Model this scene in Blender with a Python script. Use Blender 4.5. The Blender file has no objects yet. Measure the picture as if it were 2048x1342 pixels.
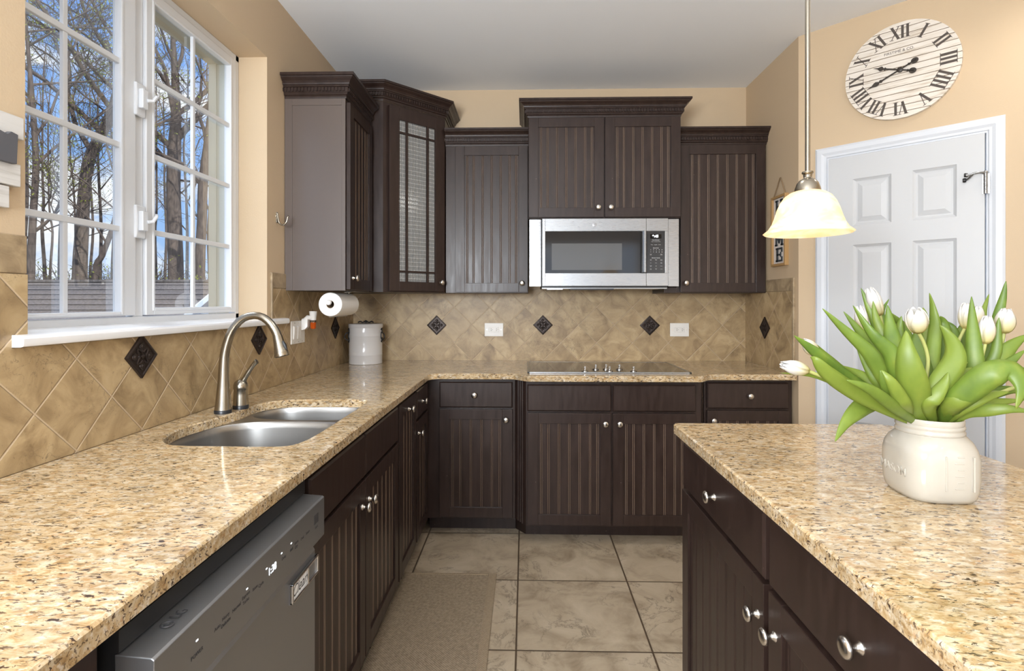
import bpy, bmesh, math, random
from math import sin, cos, pi, radians as R
from mathutils import Vector, Matrix
S = bpy.context.scene
COL = S.collection
# ---------------------------------------------------------------- camera (2048 x 1342, horizontal view, lens shifted)
F, YAW, VY, EYE = 1076.0, 0.0246, 604.5, 1.305
cd = bpy.data.cameras.new('camera'); cam = bpy.data.objects.new('camera', cd); COL.objects.link(cam)
cam.location = (0, 0, EYE); cam.rotation_euler = (pi/2, 0, YAW)
cd.sensor_width = 36; cd.lens = F/2048*36; cd.shift_y = (VY-671)/2048; cd.clip_start = .02; cd.clip_end = 300
S.camera = cam
vs = S.view_settings; vs.view_transform = 'Standard'; vs.look = 'None'; vs.gamma = 1; vs.use_curve_mapping = False
vs.exposure = -0.05
# ---------------------------------------------------------------- node helpers
def nd(nt, typ, ins=None, **props):
    n = nt.nodes.new(typ)
    for k, v in props.items(): setattr(n, k, v)
    for k, v in (ins or {}).items():
        if isinstance(v, bpy.types.NodeSocket): nt.links.new(v, n.inputs[k])
        else: n.inputs[k].default_value = v
    return n
def mth(nt, op, a, b=0.0, c=0.0):
    n = nd(nt, 'ShaderNodeMath', operation=op)
    for i, v in enumerate((a, b, c)):
        if isinstance(v, bpy.types.NodeSocket): nt.links.new(v, n.inputs[i])
        else: n.inputs[i].default_value = v
    return n.outputs[0]
def mixc(nt, f, a, b, mode='MIX'):
    n = nd(nt, 'ShaderNodeMix', data_type='RGBA', blend_type=mode)
    for i, v in ((0, f), (6, a), (7, b)):
        if isinstance(v, bpy.types.NodeSocket): nt.links.new(v, n.inputs[i])
        else: n.inputs[i].default_value = v if i == 0 else (tuple(v)+(1,))[:4]
    return n.outputs[2]
def ramp(nt, f, stops):
    n = nd(nt, 'ShaderNodeValToRGB'); e = n.color_ramp.elements
    while len(e) < len(stops): e.new(.5)
    for el, (p, c) in zip(e, stops):
        el.position = p; el.color = (c, c, c, 1) if isinstance(c, (int, float)) else tuple(c)+(1,)
    nt.links.new(f, n.inputs[0]); return n.outputs[0]
def noise(nt, vec, scale, detail=3, rough=.55, dist=0):
    return nd(nt, 'ShaderNodeTexNoise', {'Vector': vec, 'Scale': scale, 'Detail': detail, 'Roughness': rough, 'Distortion': dist}).outputs[0]
def objco(nt, scale=(1, 1, 1), loc=(0, 0, 0), rot=(0, 0, 0)):
    t = nd(nt, 'ShaderNodeTexCoord')
    return nd(nt, 'ShaderNodeMapping', {'Vector': t.outputs['Object'], 'Scale': scale, 'Location': loc, 'Rotation': rot}).outputs[0]
MATS = {}
def mat(name, col, rough=.5, metal=0, **kw):
    if name in MATS: return MATS[name]
    m = bpy.data.materials.new(name); m.use_nodes = True; nt = m.node_tree
    b = nt.nodes['Principled BSDF']
    b.inputs['Base Color'].default_value = tuple(col)+(1,); b.inputs['Roughness'].default_value = rough; b.inputs['Metallic'].default_value = metal
    for k, v in kw.items(): b.inputs[k.replace('_', ' ')].default_value = v
    MATS[name] = m; return m
def P(m): return m.node_tree, m.node_tree.nodes['Principled BSDF']
def bump(nt, b, h, dist, strength=1):
    nt.links.new(nd(nt, 'ShaderNodeBump', {'Height': h, 'Distance': dist, 'Strength': strength}).outputs[0], b.inputs['Normal'])
def setc(nt, b, c, inp='Base Color'): nt.links.new(c, b.inputs[inp])
XL0 = -1.175
# ---------------------------------------------------------------- sky, sun, room lights, added fill
w = bpy.data.worlds.new('sky'); S.world = w; w.use_nodes = True; nt = w.node_tree
tc = nd(nt, 'ShaderNodeTexCoord').outputs['Generated']
sep = nd(nt, 'ShaderNodeSeparateXYZ', {0: tc})
blue = ramp(nt, sep.outputs[2], [(0, (.50, .68, .95)), (.12, (.33, .56, .95)), (.5, (.12, .32, .85)), (1, (.08, .22, .7))])
mp = nd(nt, 'ShaderNodeMapping', {'Vector': tc, 'Scale': (1, 1, 2.2), 'Location': (.35, .1, .2)}).outputs[0]
cl = noise(nt, mp, 4.2, 7, .58, .4)
cl = ramp(nt, cl, [(.47, 0), (.58, 1)])
skyc = mixc(nt, cl, blue, (.95, .97, 1.0))
bg = nt.nodes['Background']; nt.links.new(skyc, bg.inputs[0]); bg.inputs[1].default_value = 1.3
def light(name, typ, loc, energy, col=(1, 1, 1), aim=None, **kw):
    l = bpy.data.lights.new(name, typ); o = bpy.data.objects.new(name, l); COL.objects.link(o); o.location = loc
    l.energy = energy; l.color = col
    for k, v in kw.items(): setattr(l, k, v)
    if aim is not None: o.rotation_euler = (Vector(aim)-Vector(loc)).to_track_quat('-Z', 'Y').to_euler()
    return o
light('sun', 'SUN', (10, -10, 20), 6.0, (1, .95, .86), aim=(-7, 6, -1), angle=R(.6))
# daylight coming through the rear windows of the room behind the camera
light('rear_window_daylight', 'AREA', (.6, -3.35, 1.45), 20, (.95, .975, 1), aim=(.6, 2, 2.3), shape='RECTANGLE', size=3.0, size_y=1.9)
light('side_fill', 'AREA', (2.25, -1.6, 1.45), 24, (.95, .975, 1), aim=(-1, -.4, 2.2), shape='RECTANGLE', size=1.8, size_y=1.6)  # added fill at a solid wall, no window here; lifts the ceiling
# downlight above the wall clock first; the rest are added, unseen fill spots
DOWN = [(1.95, 1.95), (-.3, .2), (.75, -.6), (-.3, -1.8), (1.5, -1.8), (.25, 1.9)]
for i, (x, y) in enumerate(DOWN):
    light('downlight_and_fill', 'SPOT', (x, y, 2.715), 24 if i else 17, (1, .95, .88), aim=(x, y, 0), spot_size=R(160), spot_blend=.9, shadow_soft_size=.09)
light('ceiling_fill', 'AREA', (-.75, -.9, 1.6), 135, (.90, .95, 1), aim=(.5, 1.0, 2.9), shape='DISK', size=.9)  # added fill behind the camera, tilted up to brighten the ceiling
# added fill high outside the kitchen window, out of view, brightens its reveal
light('window_fill', 'AREA', (-4.2, 2.2, 5.6), 300, (.90, .95, 1), aim=(XL0, 1.95, 1.6), shape='RECTANGLE', size=2.5, size_y=2.5)
# ---------------------------------------------------------------- mesh builder
class MB:
    def __init__(s, M=None): s.v = []; s.f = []; s.mi = []; s.M = M; s.m = 0
    def pt(s, p):
        p = Vector(p)
        if s.M is not None: p = s.M @ p
        s.v.append(p); return len(s.v)-1
    def face(s, idx, m=None): s.f.append(tuple(idx)); s.mi.append(s.m if m is None else m)
    def poly(s, pts, m=None): s.face([s.pt(p) for p in pts], m); return s
    def box(s, x0, x1, y0, y1, z0, z1, m=None):
        a = [s.pt((x, y, z)) for z in (z0, z1) for y in (y0, y1) for x in (x0, x1)]
        for q in ((0, 2, 3, 1), (4, 5, 7, 6), (0, 1, 5, 4), (2, 6, 7, 3), (1, 3, 7, 5), (0, 4, 6, 2)): s.face([a[i] for i in q], m)
        return s
    def prism(s, pts, z0, z1, m=None, axis='z'):
        def P3(p, h): return {'z': (p[0], p[1], h), 'y': (p[0], h, p[1]), 'x': (h, p[0], p[1])}[axis]
        a = [s.pt(P3(p, z0)) for p in pts]; b = [s.pt(P3(p, z1)) for p in pts]; n = len(pts)
        s.face(a[::-1], m); s.face(b, m)
        for i in range(n): s.face((a[i], a[(i+1) % n], b[(i+1) % n], b[i]), m)
        return s
    def loft(s, rings, cap0=True, cap1=True, closed=True, m=None):
        ids = [[s.pt(p) for p in r] for r in rings]; n = len(ids[0])
        for a, b in zip(ids, ids[1:]):
            for i in range(n if closed else n-1): s.face((a[i], a[(i+1) % n], b[(i+1) % n], b[i]), m)
        if cap0: s.face(ids[0][::-1], m)
        if cap1: s.face(ids[-1], m)
        return s
    def lathe(s, prof, seg=24, c=(0, 0, 0), axis='z', cap0=True, cap1=True, m=None):
        rings = []
        for r, h in prof:
            ring = []
            for i in range(seg):
                a = 2*pi*i/seg; u, v = r*cos(a), r*sin(a)
                p = {'z': (u, v, h), '-y': (u, -h, v), 'x': (h, u, v), 'y': (v, h, u)}[axis]
                ring.append((p[0]+c[0], p[1]+c[1], p[2]+c[2]))
            rings.append(ring)
        return s.loft(rings, cap0, cap1, True, m)
    def tube(s, pts, rad, seg=8, m=None, cap=True):
        pts = [Vector(p) for p in pts]; n = len(pts)
        if not hasattr(rad, '__len__'): rad = [rad]*n
        t0 = (pts[1]-pts[0]).normalized(); up = Vector((0, 0, 1)) if abs(t0.z) < .9 else Vector((0, 1, 0))
        u = t0.cross(up).normalized(); rings = []
        for i, p in enumerate(pts):
            t = (pts[min(i+1, n-1)]-pts[max(i-1, 0)]).normalized()
            u = (u-t*u.dot(t)).normalized(); v = t.cross(u)
            rings.append([p+(u*cos(2*pi*k/seg)+v*sin(2*pi*k/seg))*rad[i] for k in range(seg)])
        return s.loft(rings, cap, cap, True, m)
    def build(s, name, mats, parent=None, loc=(0, 0, 0), rot=(0, 0, 0), smooth=False, bevel=0, seg=2):
        me = bpy.data.meshes.new(name); me.from_pydata([tuple(v) for v in s.v], [], s.f)
        if not isinstance(mats, (list, tuple)): mats = [mats]
        for m in mats: me.materials.append(m)
        for p, k in zip(me.polygons, s.mi): p.material_index = k
        bm = bmesh.new(); bm.from_mesh(me); bmesh.ops.recalc_face_normals(bm, faces=bm.faces); bm.to_mesh(me); bm.free()
        if smooth:
            me.shade_smooth()
            try: me.set_sharp_from_angle(angle=R(smooth if smooth is not True else 42))
            except Exception: pass
        o = bpy.data.objects.new(name, me); COL.objects.link(o); o.location = loc; o.rotation_euler = rot
        if parent: o.parent = parent
        if bevel:
            b = o.modifiers.new('bevel', 'BEVEL'); b.width = bevel; b.segments = seg; b.limit_method = 'ANGLE'; b.angle_limit = R(45)
        return o
def tag(o, label=None, cat=None, group=None, kind=None):
    for k, v in (('label', label), ('category', cat), ('group', group), ('kind', kind)):
        if v: o[k] = v
    return o
def empty(name, loc=(0, 0, 0), rz=0, label=None, cat=None, group=None, kind=None):
    o = bpy.data.objects.new(name, None); COL.objects.link(o); o.location = loc; o.rotation_euler = (0, 0, rz); o.empty_display_size = .1
    return tag(o, label, cat, group, kind)
def catmull(pts, n=6, closed=False):
    pts = [Vector(p) for p in pts]; out = []; N = len(pts)
    for i in range(N if closed else N-1):
        g = (lambda k: pts[k % N]) if closed else (lambda k: pts[max(0, min(N-1, k))])
        a, b, c, d = g(i-1), g(i), g(i+1), g(i+2)
        for j in range(n):
            t = j/n; out.append(.5*((2*b)+(c-a)*t+(2*a-5*b+4*c-d)*t*t+(3*b-a-3*c+d)*t**3))
    if not closed: out.append(pts[-1])
    return out
def text(s, size, m, parent, loc, rot, extrude=.0004, align='CENTER', name='lettering', shear=0, bold=0):
    c = bpy.data.curves.new(name, 'FONT'); c.body = s; c.size = size; c.extrude = extrude; c.align_x = align; c.align_y = 'CENTER'; c.shear = shear; c.offset = bold
    t = bpy.data.objects.new('tmp', c); COL.objects.link(t)
    me = bpy.data.meshes.new_from_object(t.evaluated_get(bpy.context.evaluated_depsgraph_get()))
    bpy.data.objects.remove(t); bpy.data.curves.remove(c)
    me.materials.clear(); me.materials.append(m); me.name = name
    o = bpy.data.objects.new(name, me); COL.objects.link(o); o.location = loc; o.rotation_euler = rot; o.parent = parent
    return o
def at(px, py, Y):                     # point of the place at depth Y seen in direction (px, py); used to survey the trees and leaves
    a = (px-1024)/F; b = (VY-py)/F; c_, s_ = cos(YAW), sin(YAW)
    v = Vector((a*c_-s_, c_+a*s_, b)); return Vector((0, 0, EYE))+v*(Y/v.y)
# ---------------------------------------------------------------- materials
XL, XR, YW, ZC, CT = -1.175, 1.475, 3.632, 2.74, .914
def paint(name, col, rough=.6, bmp=.0004):
    m = mat(name, col, rough); nt, b = P(m); bump(nt, b, noise(nt, objco(nt), 220, 3), bmp); return m
WALL = paint('tan wall paint', (.575, .44, .29))
CEIL = paint('ceiling paint', (.87, .895, .93), .8)
WHITE = mat('white trim paint', (.64, .67, .72), .32)
VINYL = mat('white vinyl', (.70, .725, .76), .25)
CREAM = mat('cream exterior vinyl', (.52, .50, .40), .5)
def wood():
    m = mat('espresso stained wood', (.03, .02, .016), .34); nt, b = P(m)
    co = objco(nt, (14, 14, 2.2)); n = noise(nt, co, 3.0, 5, .6)
    c = ramp(nt, n, [(.3, (.021, .0118, .0092)), (.7, (.037, .0215, .0172))])
    sp = ramp(nt, noise(nt, objco(nt), 150, 1, .4), [(.785, 0), (.80, 1)])
    ms = ramp(nt, noise(nt, objco(nt, loc=(3, 1, 2)), 5, 2), [(.52, 0), (.64, 1)])
    c = mixc(nt, mth(nt, 'MULTIPLY', mth(nt, 'MULTIPLY', sp, ms), .7), c, (.42, .34, .27))
    setc(nt, b, c); setc(nt, b, ramp(nt, n, [(.3, .30), (.7, .40)]), 'Roughness'); b.inputs['Specular IOR Level'].default_value = .38
    return m
WOOD = wood()
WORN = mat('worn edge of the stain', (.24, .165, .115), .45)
DARK = mat('dark recess', (.008, .006, .005), .7)
def granite():
    m = mat('gold granite', (.5, .35, .2), .09); nt, b = P(m)
    co = objco(nt, (.55, 1, 1), rot=(0, 0, R(8)))
    w1 = noise(nt, co, 72, 6, .68, .6)
    c = ramp(nt, w1, [(.27, (.28, .165, .07)), (.41, (.45, .305, .15)), (.52, (.565, .43, .26)), (.63, (.63, .53, .39)), (.76, (.69, .635, .54))])
    q = ramp(nt, noise(nt, objco(nt, (.6, 1, 1), loc=(4, 2, 7)), 100, 3, .6), [(.60, 0), (.68, 1)])
    c = mixc(nt, mth(nt, 'MULTIPLY', q, .65), c, (.74, .67, .56))
    o = ramp(nt, noise(nt, objco(nt, (.6, 1, 1), loc=(1, 9, 3)), 66, 3, .6), [(.60, 0), (.70, 1)])
    c = mixc(nt, mth(nt, 'MULTIPLY', o, .6), c, (.45, .22, .07))
    d = ramp(nt, noise(nt, objco(nt, (.45, 1.1, 1.1), rot=(0, 0, R(8))), 150, 4, .62, .7), [(.555, 0), (.60, 1)])
    dm = ramp(nt, noise(nt, objco(nt, (.7, 1, 1), loc=(7, 7, 7)), 24, 2), [(.30, .25), (.55, 1)])
    c = mixc(nt, mth(nt, 'MULTIPLY', d, dm), c, (.075, .045, .03))
    big = ramp(nt, noise(nt, objco(nt, (.6, 1, 1), loc=(5, 5, 5)), 17, 4, .6), [(.32, .78), (.6, 1.06)])
    c = mixc(nt, 1.0, c, big, 'MULTIPLY')
    setc(nt, b, c); b.inputs['Specular IOR Level'].default_value = .55
    return m
GRANITE = granite()
def diamond(name, ax, p0, z0, D=.2392):
    m = mat(name, (.4, .3, .2), .42); nt, b = P(m); co = objco(nt)
    sp = nd(nt, 'ShaderNodeSeparateXYZ', {0: co})
    a = mth(nt, 'SUBTRACT', sp.outputs[ax], p0); z = mth(nt, 'SUBTRACT', sp.outputs[2], z0)
    u = mth(nt, 'DIVIDE', mth(nt, 'ADD', a, z), D); v = mth(nt, 'DIVIDE', mth(nt, 'SUBTRACT', a, z), D)
    def edge(t): return mth(nt, 'ABSOLUTE', mth(nt, 'SUBTRACT', mth(nt, 'FRACT', mth(nt, 'ADD', t, .5)), .5))
    e = mth(nt, 'MINIMUM', edge(u), edge(v)); g = ramp(nt, e, [(.0, 0), (.009, 0), (.017, 1)])
    cell = nd(nt, 'ShaderNodeCombineXYZ', {0: mth(nt, 'FLOOR', u), 1: mth(nt, 'FLOOR', v)}).outputs[0]
    rn = nd(nt, 'ShaderNodeTexWhiteNoise', {'Vector': cell}, noise_dimensions='3D')
    off = nd(nt, 'ShaderNodeVectorMath', {0: rn.outputs['Color'], 1: (9, 9, 9)}, operation='MULTIPLY').outputs[0]
    cc = nd(nt, 'ShaderNodeVectorMath', {0: co, 1: off}, operation='ADD').outputs[0]
    n1 = noise(nt, cc, 9, 6, .6, .9)
    c = ramp(nt, n1, [(.28, (.18, .115, .055)), (.44, (.36, .252, .130)), (.58, (.48, .352, .192)), (.75, (.56, .432, .258))])
    c = mixc(nt, mth(nt, 'MULTIPLY', rn.outputs['Value'], .38), c, (.33, .235, .128))
    vn = ramp(nt, mth(nt, 'ABSOLUTE', mth(nt, 'SUBTRACT', noise(nt, cc, 14, 5, .6, 1.6), .5)), [(0, 1), (.012, 0)])
    vm = ramp(nt, noise(nt, cc, 5, 2), [(.5, 0), (.65, 1)])
    c = mixc(nt, mth(nt, 'MULTIPLY', mth(nt, 'MULTIPLY', vn, vm), .75), c, (.10, .07, .045))
    ps = ramp(nt, noise(nt, cc, 120, 2), [(.66, 0), (.74, 1)]); c = mixc(nt, mth(nt, 'MULTIPLY', ps, .4), c, (.13, .09, .055))
    c = mixc(nt, g, (.54, .41, .27), c); setc(nt, b, c)
    bump(nt, b, mth(nt, 'ADD', g, mth(nt, 'MULTIPLY', noise(nt, cc, 60, 4), .25)), .0018)
    return m
BRONZE = mat('oil rubbed bronze', (.035, .024, .020), .38, .5)
def floor_mat():
    m = mat('stone look floor tile', (.4, .3, .2), .38); nt, b = P(m); co = objco(nt); sp = nd(nt, 'ShaderNodeSeparateXYZ', {0: co})
    u = mth(nt, 'DIVIDE', mth(nt, 'ADD', sp.outputs[0], .0343), .5098); v = mth(nt, 'DIVIDE', mth(nt, 'SUBTRACT', sp.outputs[1], 3.0369), .5098)
    def edge(t): return mth(nt, 'ABSOLUTE', mth(nt, 'SUBTRACT', mth(nt, 'FRACT', mth(nt, 'ADD', t, .5)), .5))
    e = mth(nt, 'MINIMUM', edge(u), edge(v)); g = ramp(nt, e, [(0, 0), (.005, 0), (.0085, 1)])
    cell = nd(nt, 'ShaderNodeCombineXYZ', {0: mth(nt, 'FLOOR', u), 1: mth(nt, 'FLOOR', v)}).outputs[0]
    rn = nd(nt, 'ShaderNodeTexWhiteNoise', {'Vector': cell}, noise_dimensions='3D')
    off = nd(nt, 'ShaderNodeVectorMath', {0: rn.outputs['Color'], 1: (7, 7, 7)}, operation='MULTIPLY').outputs[0]
    cc = nd(nt, 'ShaderNodeVectorMath', {0: co, 1: off}, operation='ADD').outputs[0]
    c = ramp(nt, noise(nt, cc, 6, 8, .62, .7), [(.3, (.235, .175, .115)), (.5, (.40, .32, .225)), (.7, (.48, .395, .29))])
    vn = ramp(nt, mth(nt, 'ABSOLUTE', mth(nt, 'SUBTRACT', noise(nt, cc, 4.5, 8, .7, 1.2), .5)), [(0, 1), (.02, 0)])
    vm = ramp(nt, noise(nt, cc, 3.2, 2), [(.42, 0), (.56, 1)])
    c = mixc(nt, mth(nt, 'MULTIPLY', mth(nt, 'MULTIPLY', vn, vm), .7), c, (.10, .075, .05))
    c = mixc(nt, g, (.075, .048, .028), c); setc(nt, b, c); bump(nt, b, g, .0015)
    return m
STEEL = mat('brushed stainless', (.36, .365, .37), .3, 1)
nt, b = P(STEEL); setc(nt, b, ramp(nt, noise(nt, objco(nt, (2, 60, 60)), 12, 2), [(.3, .24), (.7, .36)]), 'Roughness')
NICKEL = mat('brushed nickel', (.37, .335, .275), .27, 1)
KNOBM = mat('satin nickel knob', (.66, .63, .59), .26, 1)
SINKM = mat('sink steel', (.37, .365, .355), .34, 1)
DWS = mat('black stainless', (.36, .37, .385), .38, .9)
BLACKG = mat('black glass', (.008, .008, .009), .06, 0)
BLACKP = mat('black plastic', (.015, .015, .016), .35)
LED = mat('lit display segments', (1, 1, 1), .5, 0, Emission_Color=(.85, .93, 1, 1), Emission_Strength=2.2)
PRINT = mat('grey legend print', (.62, .62, .62), .6)
DPRINT = mat('dark legend print', (.05, .05, .055), .5)
PLAST = mat('white plastic', (.80, .78, .74), .35)
CERAM = mat('glazed ivory ceramic', (.43, .40, .345), .10, 0, Coat_Weight=.2)
ENAMEL = mat('grey white enamel', (.62, .60, .585), .16)
PAPER = mat('paper towel', (.86, .85, .83), .95); nt, b = P(PAPER); bump(nt, b, noise(nt, objco(nt), 260, 2), .0012)
def glass_mat(name, tint, refl):
    m = bpy.data.materials.new(name); m.use_nodes = True; nt = m.node_tree; nt.nodes.clear()
    t = nd(nt, 'ShaderNodeBsdfTransparent', {0: tint+(1,)}); g = nd(nt, 'ShaderNodeBsdfGlossy', {0: (1, 1, 1, 1), 'Roughness': .01})
    f = nd(nt, 'ShaderNodeFresnel', {0: 1.45}); mx = nd(nt, 'ShaderNodeMixShader', {0: mth(nt, 'MULTIPLY', f.outputs[0], refl), 1: t.outputs[0], 2: g.outputs[0]})
    nt.links.new(mx.outputs[0], nd(nt, 'ShaderNodeOutputMaterial').inputs[0]); return m
GLASS = glass_mat('window glass', (.97, .98, .98), .22)
# ---------------------------------------------------------------- the room
def struct(o): o['kind'] = 'structure'; return o
fl = struct(MB().box(-1.42, 2.6, -3.7, 3.75, -.1, 0).build('floor', floor_mat()))
struct(MB().box(-1.42, 2.6, -3.7, 3.75, ZC, ZC+.1).build('ceiling', CEIL))
WY0, WY1, WZ0, WZ1 = 1.236, 2.421, 1.222, 2.421      # kitchen window opening
m = MB()
m.box(XL-.24, XL, -3.6, WY0, 0, ZC).box(XL-.24, XL, WY1, YW, 0, ZC).box(XL-.24, XL, WY0, WY1, 0, WZ0).box(XL-.24, XL, WY0, WY1, WZ1, ZC)
struct(m.build('wall_left', WALL))
struct(MB().box(XL-.24, XR+.14, YW, YW+.12, 0, ZC).build('wall_back', WALL))
struct(MB().box(XR, XR+.14, 2.942, YW, 0, ZC).build('wall_right', WALL))
PD = (XR, 2.942)
d45 = R(-45)
# wall with the pantry door: runs at 45 degrees from the end of the right wall
M45 = Matrix.Translation((PD[0], PD[1], 0)) @ Matrix.Rotation(d45, 4, 'Z')
D0, D1, DT = .148, .764, 2.045
m = MB(M45).box(0, D0-.02, 0, .12, 0, ZC).box(D1+.02, 1.26, 0, .12, 0, ZC).box(D0-.02, D1+.02, 0, .12, DT+.02, ZC)
struct(m.build('wall_pantry', WALL))
ex, ey = PD[0]+1.26*cos(d45), PD[1]+1.26*sin(d45)
struct(MB().box(ex, ex+.12, -3.6, ey, 0, ZC).build('wall_far_right', WALL))
m = MB().box(XL-.24, -.9, -3.6, -3.48, 0, ZC).box(2.1, 2.6, -3.6, -3.48, 0, ZC).box(-.9, 2.1, -3.6, -3.48, 0, .5).box(-.9, 2.1, -3.6, -3.48, 2.4, ZC)
struct(m.build('wall_rear', WALL))
for i, (x, y) in enumerate(DOWN[:1]): pass
# rear windows' frame (seen only as a reflection)
m = MB()
for x in (-.9, .08, 1.06, 2.04): m.box(x, x+.06, -3.56, -3.5, .5, 2.4)
for z in (.5, 1.4, 2.34): m.box(-.9, 2.1, -3.56, -3.5, z, z+.06)
struct(m.build('window_2', VINYL))
# ---------------------------------------------------------------- kitchen window
win = struct(empty('window_1', (XL-.13, 1.8, WZ0)))
def wbox(*bs):
    q = MB(Matrix.Translation((-(XL-.13), -1.8, -WZ0)))
    for b_ in bs: q.box(*b_)
    return q
x0 = XL-.13
FB = WZ0+.035
wbox((x0-.032, x0, WY0-.02, WY0+.025, WZ0, WZ1), (x0-.032, x0, WY1-.028, WY1, WZ0, WZ1), (x0-.032, x0, WY0, WY1, WZ1-.028, WZ1),
     (x0-.032, x0, WY0, WY1, WZ0-.01, FB), (x0-.032, x0-.004, 1.765, 1.812, FB, WZ1)).build('window_frame', VINYL, win, bevel=.003)
def sash(y0, y1, g0, g1, gz0, gz1):
    z0, z1 = FB+.004, WZ1-.030
    f = MB(Matrix.Translation((-(XL-.13), -1.8, -WZ0)))
    for a, b_, c, d in ((y0, g0, z0, z1), (g1, y1, z0, z1), (g0, g1, z0, gz0), (g0, g1, gz1, z1)):
        f.box(x0-.024, x0+.006, a, b_, c, d)
    for a, b_, c, d in ((g0-.008, g0+.003, gz0-.008, gz1+.008), (g1-.003, g1+.008, gz0-.008, gz1+.008), (g0+.003, g1-.003, gz0-.008, gz0+.003), (g0+.003, g1-.003, gz1-.003, gz1+.008)):
        f.box(x0-.016, x0+.009, a, b_, c, d)
    s = f.build('sash', VINYL, win, bevel=.003)
    gr = MB(Matrix.Translation((-(XL-.13), -1.8, -WZ0))); gx = x0-.004
    ym = g0+(g1-g0)*.485
    gr.box(gx-.008, gx+.004, ym-.008, ym+.008, gz0, gz1)
    for k in (1, 2, 3):
        z = gz0+(gz1-gz0)*k/4; gr.box(gx-.008, gx+.006, g0, g1, z-.009, z+.009)
    gr.build('grille', VINYL, s, bevel=.002)
    wbox((gx-.014, gx-.010, g0-.01, g1+.01, gz0-.01, gz1+.01)).build('pane', GLASS, s)
sash(1.814, 2.388, 1.852, 2.343, 1.283, 2.352)
sash(1.262, 1.764, 1.305, 1.700, 1.272, 2.352)
wbox((XL-.24, x0-.032, WY1-.03, WY1+.01, WZ0, WZ1), (XL-.25, x0-.032, WY0, WY1, WZ1-.045, WZ1+.01), (XL-.25, x0-.085, WY1-.034, WY1-.03, WZ0, WZ1)).build('exterior_jamb', CREAM, win)
for z in (1.575, 1.985):
    lt = wbox((x0+.002, x0+.014, 1.755, 1.80, z-.055, z+.055)).build('latch', VINYL, win, bevel=.004)
    q = wbox((x0+.014, x0+.03, 1.765, 1.79, z-.03, z+.035)); q.tube([Vector((x0+.02, 1.785, z+.01))+Vector(v) for v in ((0, 0, 0), (.015, .012, .004), (.022, .03, .02), (.02, .05, .028))] if False else [(x0+.03, 1.785, z), (x0+.04, 1.80, z+.004), (x0+.04, 1.815, z+.022), (x0+.03, 1.83, z+.03)], .006, 8)
    q.build('latch_lever', VINYL, lt, bevel=.003)
sp = MB(Matrix.Translation((-(XL-.13), -1.8, -WZ0)))
prof = [(x0-.01, 1.202), (XL+.002, 1.202), (XL+.028, 1.202), (XL+.034, 1.204), (XL+.036, 1.209), (XL+.036, 1.221), (XL+.033, 1.2265), (XL+.026, 1.229), (x0-.01, 1.236)]
back = [(x0-.01, 1.202), (XL+.001, 1.202), (XL+.001, 1.2303), (x0-.01, 1.236)]
sp.loft([[(p[0], y, p[1]) for p in back] for y in (WY0+.001, WY1-.001)])
prof2 = [(XL+.0, 1.202)]+prof[2:8]+[(XL+.0, 1.2305)]
sp.loft([[(p[0], y, p[1]) for p in prof2] for y in (1.195, 2.575)])
sp.build('sill', mat('glossy white sill', (.84, .85, .87), .2), win, smooth=25)
# ---------------------------------------------------------------- pantry door with its casing
door = struct(empty('door_1', (PD[0], PD[1], 0), d45))
def panelled(w_, h_, t, panels):
    q = MB(); xs = sorted({0, w_}|{v for p in panels for v in p[:2]}); zs = sorted({0, h_}|{v for p in panels for v in p[2:]})
    for a, b_ in zip(xs, xs[1:]):
        for c, d in zip(zs, zs[1:]):
            if not any(p[0] <= a and b_ <= p[1] and p[2] <= c and d <= p[3] for p in panels): q.poly([(a, -t, c), (b_, -t, c), (b_, -t, d), (a, -t, d)])
    for a, b_, c, d in panels:
        rings = [[(a+i, -t+y, c+i), (b_-i, -t+y, c+i), (b_-i, -t+y, d-i), (a+i, -t+y, d-i)] for i, y in ((0, 0), (.006, .005), (.013, .009), (.020, .009), (.042, .002))]
        q.loft(rings, False, True)
    q.poly([(0, 0, 0), (0, 0, h_), (w_, 0, h_), (w_, 0, 0)])
    for e_ in (((0, 0, 0), (w_, 0, 0), (w_, -t, 0), (0, -t, 0)), ((0, 0, h_), (0, -t, h_), (w_, -t, h_), (w_, 0, h_)), ((0, 0, 0), (0, -t, 0), (0, -t, h_), (0, 0, h_)), ((w_, 0, 0), (w_, 0, h_), (w_, -t, h_), (w_, -t, 0))): q.poly(e_)
    return q
dw = D1-D0-.008
pl = [(.108, .270, 1.68, 1.915), (.352, .514, 1.68, 1.915), (.108, .270, .86, 1.585), (.352, .514, .86, 1.585), (.108, .270, .2, .70), (.352, .514, .2, .70)]
DOORW = mat('white door paint', (.54, .555, .575), .4)
panelled(dw, DT-.012, .035, pl).build('door_leaf', DOORW, door, (D0+.004, .012, .008))
cas = MB()
cp = [(0, 0), (0, -.010), (.010, -.016), (.030, -.017), (.042, -.012), (.052, -.011), (.056, -.006), (.062, -.005), (.062, 0)]   # outer to inner
for side in (0, 1):
    r0 = [];
    for u_, y in cp: r0.append((u_, y))
    X = lambda u_: (.086+u_) if side == 0 else (.826-u_)
    cas.loft([[(X(u_), y, 0) for u_, y in cp], [(X(u_), y, 2.108-u_) for u_, y in cp]])
cas.loft([[(.086+u_, y, 2.108-u_) for u_, y in cp], [(.826-u_, y, 2.108-u_) for u_, y in cp]])
cas.box(D0-.02, D0, .0, .12, 0, DT).box(D1, D1+.02, .0, .12, 0, DT).box(D0-.02, D1+.02, .0, .12, DT, DT+.02)
cas.box(D0-.002, D0+.012, .05, .07, 0, DT).box(D1-.012, D1+.002, .05, .07, 0, DT).box(D0, D1, .05, .07, DT-.012, DT+.002)
cas.build('door_casing', WHITE, door)
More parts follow.
